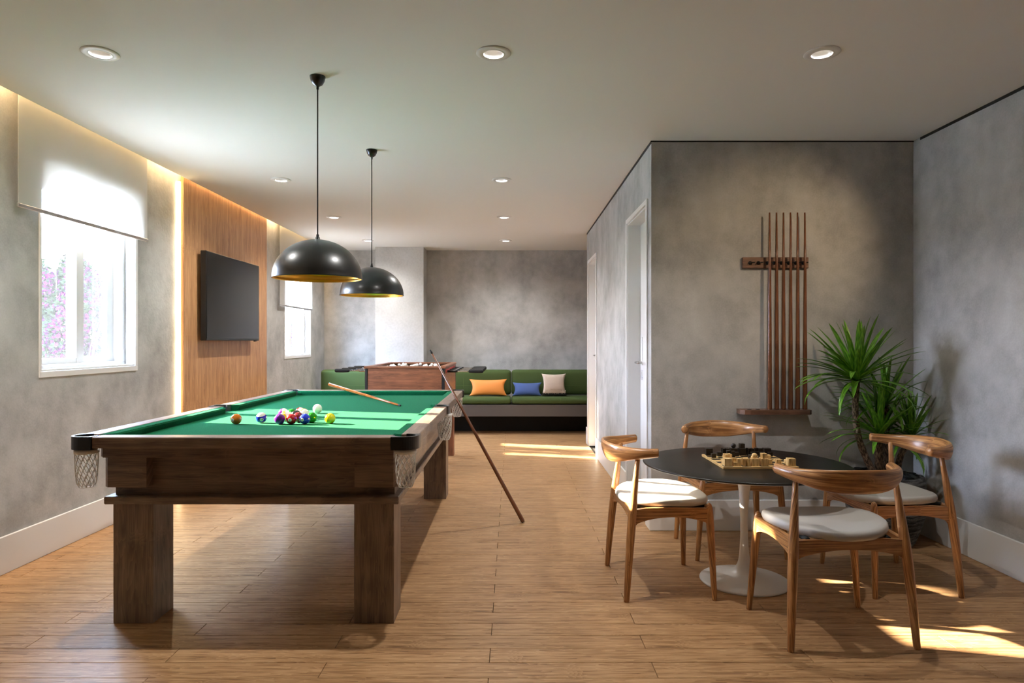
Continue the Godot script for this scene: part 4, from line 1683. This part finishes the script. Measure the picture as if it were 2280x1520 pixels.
# ---------------------------------------------------------------- chess set
func build_chess() -> void:
	var sq := 0.0455
	var bc := Vector3(1.235, RTY, -3.508)
	var o := thing("chess_board", "pale wooden chess board with black squares on the round table", "chess board", bc)
	var st := begin()
	box(st, Vector3(0, 0.0060, 0), Vector3(0.376, 0.012, 0.376), 0.001)
	part(st, "board", M.piece_light, o)
	st = begin()
	box(st, Vector3.ZERO, Vector3(sq - 0.0006, 0.0016, sq - 0.0006), 0.0003)
	var sq_mesh := done(st)
	for c in 8:
		for r in 8:
			var m := inst(sq_mesh, "dark_square" if (c + r) % 2 == 0 else "light_square", M.piece_dark if (c + r) % 2 == 0 else M.piece_light, o)
			m.position = Vector3((c - 3.5) * sq, 0.0122, (3.5 - r) * sq)
	var y := RTY + 0.0131
	var made := {}
	# kind, column from the left, row from the viewer, dark, label
	var list := [
		["rook", 0, 0, 0, "pale cube rook at the near left corner of the board"], ["knight", 1, 0, 0, "pale notched knight in the near row"], ["bishop", 2, 0, 0, "pale cross-cut bishop in the near row"],
		["queen", 3, 0, 0, "pale queen: cube with a ball on top"], ["king", 4, 0, 0, "pale king: cube with a smaller cube on top"], ["rook", 7, 0, 0, "pale cube rook at the near right corner of the board"],
		["bishop", 1, 3, 0, "pale cross-cut bishop moved out beside the black knight"],
		["pawn", 0, 1, 0, "small pale pawn cube behind the left pale rook"], ["pawn", 1, 1, 0, "small pale pawn cube behind the pale knight"], ["pawn", 2, 1, 0, "small pale pawn cube behind the pale bishop"],
		["pawn", 4, 3, 0, "small pale pawn cube behind the pale queen, facing a black pawn"], ["pawn", 5, 1, 0, "small pale pawn cube right of the pale king"], ["pawn", 6, 1, 0, "small pale pawn cube between the pale king and the right rook"],
		["pawn", 7, 1, 0, "small pale pawn cube behind the right pale rook"], ["pawn", 6, 4, 0, "small pale pawn cube moved out behind the pale king"],
		["rook", 0, 7, 1, "black cube rook at the far left corner of the board"], ["bishop", 2, 7, 1, "black cross-cut bishop left of the black queen"], ["queen", 3, 7, 1, "black queen: cube with a ball on top"],
		["king", 4, 7, 1, "black king: cube with a smaller cube on top"], ["bishop", 5, 7, 1, "black cross-cut bishop right of the black king"], ["knight", 6, 7, 1, "black notched knight in the far row"], ["rook", 7, 7, 1, "black cube rook at the far right corner of the board"],
		["knight", 2, 5, 1, "black notched knight moved out in front of its queen"], ["pawn", 0, 5, 1, "small black pawn cube moved out before the left black rook"], ["pawn", 1, 6, 1, "small black pawn cube second from the left edge of the board"],
		["pawn", 3, 6, 1, "small black pawn cube in front of the black queen"], ["pawn", 4, 4, 1, "small black pawn cube moved out to the centre of the board"], ["pawn", 5, 6, 1, "small black pawn cube in front of the right black bishop"],
		["pawn", 6, 6, 1, "small black pawn cube in front of the far black knight"], ["pawn", 7, 6, 1, "small black pawn cube in front of the right black rook"],
	]
	for p in list:
		var m: Material = M.piece_dark if p[3] else M.piece_light
		var at := Vector3(bc.x + (p[1] - 3.5) * sq, y, bc.z + (3.5 - p[2]) * sq)
		var n := thing("chess_" + p[0], p[4], "chess piece", at, 0, ("black" if p[3] else "pale") + " chess pieces")
		var s := 0.036
		st = begin()
		var off := Vector2(p[1] * 0.13, p[2] * 0.21)
		match p[0]:
			"pawn":
				box(st, Vector3(0, 0.0115, 0), Vector3(0.023, 0.023, 0.023), 0.0006, 1, off)
				part(st, "body", m, n)
			"rook":
				box(st, Vector3(0, 0.0185, 0), Vector3(s, 0.037, s), 0.0007, 1, off)
				part(st, "body", m, n)
			"king":
				box(st, Vector3(0, 0.0185, 0), Vector3(s, 0.037, s), 0.0007, 1, off)
				part(st, "body", m, n)
				st = begin()
				box(st, Vector3(0, 0.0495, 0), Vector3(0.025, 0.025, 0.025), 0.0006, 1, off, Transform3D(Basis(Vector3.UP, 0.12), Vector3.ZERO))
				part(st, "crown_cube", m, n)
			"queen":
				box(st, Vector3(0, 0.0185, 0), Vector3(s, 0.037, s), 0.0007, 1, off)
				part(st, "body", m, n)
				st = begin(true)
				var pr := []
				for k in 13:
					var a := -PI / 2 + PI * k / 12.0
					pr.append(Vector2(max(0.0005, 0.0135 * cos(a)), 0.050 + 0.0135 * sin(a)))
				lathe(st, pr, 20)
				part(st, "crown_ball", m, n)
			"knight":
				# a cube with two opposite quarters cut away at different heights
				box(st, Vector3(-s / 4, 0.0095, s / 4), Vector3(s / 2, 0.019, s / 2), 0.0005, 1, off)
				box(st, Vector3(s / 4, 0.0185, s / 4), Vector3(s / 2, 0.037, s / 2), 0.0005, 1, off)
				box(st, Vector3(-s / 4, 0.0185, -s / 4), Vector3(s / 2, 0.037, s / 2), 0.0005, 1, off)
				box(st, Vector3(s / 4, 0.0095, -s / 4), Vector3(s / 2, 0.019, s / 2), 0.0005, 1, off)
				part(st, "body", m, n)
			"bishop":
				# a block whose plan is a diagonal cross
				var h := s / 2
				var w := s * 0.30
				prism(st, [Vector2(0, -h + w), Vector2(w, -h), Vector2(h, -h), Vector2(h, -w), Vector2(h - w, 0), Vector2(h, w), Vector2(h, h), Vector2(w, h), Vector2(0, h - w), Vector2(-w, h), Vector2(-h, h), Vector2(-h, w), Vector2(-h + w, 0), Vector2(-h, -w), Vector2(-h, -h), Vector2(-w, -h)], 0.0, 0.036, 1, off)
				part(st, "body", m, n)

# ---------------------------------------------------------------- plant
func leaf_mesh(length: float, width: float, bend: float, droop: float) -> ArrayMesh:
	var st := begin(true)
	var rows := []
	var uvs := []
	var n := 9
	var pos := Vector3.ZERO
	var ang := 0.0
	for i in n + 1:
		var f := float(i) / n
		var w := width * 0.5 * (0.42 + 0.58 * sin(min(1.0, f * 2.0 + 0.15) * PI / 2)) * pow(max(0.0, 1.0 - f), 0.42) + 0.0002
		var dirv := Vector3(0, cos(ang), sin(ang))
		var nv := Vector3(0, -sin(ang), cos(ang))
		rows.append([pos + Vector3(-w, 0, 0) - nv * w * 0.30, pos, pos + Vector3(w, 0, 0) - nv * w * 0.30])
		uvs.append([Vector2(f * 0.4, 0.0), Vector2(f * 0.4, 0.03), Vector2(f * 0.4, 0.06)])
		pos += dirv * length / n
		ang += bend / n + droop * f * 2.0 / n
	skin(st, rows, false, uvs)
	return done(st)

func build_plant() -> void:
	var base := Vector3(2.330, 0, -4.19)
	var pot := thing("stone_pot", "rough grey stone pot holding the plant in the corner", "pot", base)
	var st := begin(true)
	var nz := FastNoiseLite.new()
	nz.seed = 12
	nz.frequency = 6.0
	var prof := [Vector2(0.002, 0.0), Vector2(0.145, 0.0), Vector2(0.168, 0.03), Vector2(0.195, 0.10), Vector2(0.218, 0.20), Vector2(0.226, 0.30), Vector2(0.222, 0.37), Vector2(0.212, 0.415), Vector2(0.200, 0.425), Vector2(0.190, 0.41), Vector2(0.186, 0.36), Vector2(0.002, 0.355)]
	prof = spline(prof, 4)
	var rows := []
	var uvs := []
	for p in prof:
		var row := []
		var uv := []
		for k in 57:
			var a := TAU * k / 56
			var w := nz.get_noise_3d(cos(a) * 0.4, p.y * 3.0, sin(a) * 0.4) * 0.012 * clampf(p.x * 10.0, 0, 1)
			if p.y < 0.01 or (p.x < 0.19 and p.y > 0.33):
				w = 0
			if k < 56:
				row.append(Vector3(cos(a) * (p.x + w), p.y + (w * 0.8 if p.y > 0.38 else 0.0), -sin(a) * (p.x + w)))
			uv.append(Vector2(p.y, a * 0.2))
		rows.append(row)
		uvs.append(uv)
	skin(st, rows, true, uvs)
	part(st, "vessel", M.stone, pot)
	st = begin(true)
	lathe(st, [Vector2(0.001, 0.378), Vector2(0.10, 0.375), Vector2(0.186, 0.366), Vector2(0.186, 0.357)], 32)
	part(st, "soil", M.soil, pot)
	var plant := thing("yucca_plant", "green yucca with four leafy heads in the stone pot", "plant", base + Vector3(0, 0.376, 0))
	var rel := func(u: float, v: float, d: float) -> Vector3:
		return Vector3((u - 1140.0) * d / 1491.6, 1.25 - (v - 760.0) * d / 1491.6, -d) - plant.position
	var trunks := [
		[[Vector3(-0.05, 0.0, 0.05), rel.call(1936, 1035, 4.15), rel.call(1912, 975, 4.15), rel.call(1904, 915, 4.14), rel.call(1907, 862, 4.14), rel.call(1908, 842, 4.14)], 0.022, 0.41, 1.0, 54],
		[[Vector3(0.0, 0.0, 0.0), rel.call(1958, 1040, 4.17), rel.call(1957, 990, 4.17), rel.call(1958, 966, 4.16)], 0.026, 0.36, 0.85, 46],
		[[Vector3(0.02, 0.0, -0.06), rel.call(1972, 1040, 4.27), rel.call(1974, 960, 4.27), rel.call(1972, 898, 4.27)], 0.021, 0.33, 0.75, 38],
		[[Vector3(0.07, 0.0, 0.01), rel.call(1999, 1040, 4.19), rel.call(2008, 1008, 4.19), rel.call(2022, 990, 4.19), rel.call(2030, 968, 4.19)], 0.020, 0.30, 0.85, 34],
	]
	var meshes := []
	for v in [[0.05, 0.15], [0.25, 0.35], [0.15, 0.9], [0.4, 1.5]]:
		meshes.append(leaf_mesh(1.0, 0.118, v[0], v[1]))
	var r := RandomNumberGenerator.new()
	r.seed = 31
	for t in trunks:
		var path := spline(t[0], 6)
		var rr := []
		for i in path.size():
			rr.append(t[1] * (1.0 - 0.22 * i / path.size()) * (1.0 + 0.05 * sin(i * 2.1)))
		if t[4] == 54:
			rr[-1] = 0.026
			rr[-2] = 0.027
			rr[-3] = 0.024
		st = begin(true)
		tube(st, path, rr, 12)
		part(st, "trunk", M.bark, plant)
		var crown := Node3D.new()
		crown.name = "leaf_head"
		plant.add_child(crown, true)
		crown.position = path[-1]
		for k in t[4]:
			var f: float = (k + 0.5) / t[4]        # 0 = upright heart, 1 = drooping skirt
			var yaw: float = k * 2.39996 + r.randf_range(-0.25, 0.25)
			var lean := deg_to_rad(lerpf(4.0, 96.0, pow(f, 0.85)) + r.randf_range(-7, 7))
			var kind := 0 if f < 0.4 else (1 if f < 0.68 else (2 if f < 0.9 else 3))
			var length: float = t[2] * r.randf_range(0.82, 1.08) * (0.92 if f < 0.15 else 1.0)
			var tip_z: float = [0.12, 0.32, 0.45, 0.62][kind]
			var pos := Vector3.ZERO
			var b := Basis()
			for tries in 24:
				b = Basis(Vector3.UP, yaw) * Basis(Vector3.RIGHT, lean)
				pos = Vector3(0, -0.035 * f + 0.01, 0) + Basis(Vector3.UP, yaw) * Vector3(0, 0, 0.012 * sin(lean))
				var tip: Vector3 = plant.position + crown.position + pos + b * Vector3(0, sqrt(1.0 - tip_z * tip_z), tip_z) * length
				if tip.z > ZC + 0.02 and tip.x < XR - 0.02 and (tip.x > 1.99 or tip.z > -4.27):
					break
				yaw += 0.9
				if tries > 12:
					length *= 0.85
			var lf := inst(meshes[kind], "leaf", M.leaf, crown)
			lf.transform = Transform3D(b.scaled_local(Vector3(length * r.randf_range(0.85, 1.1), length, length)), pos)
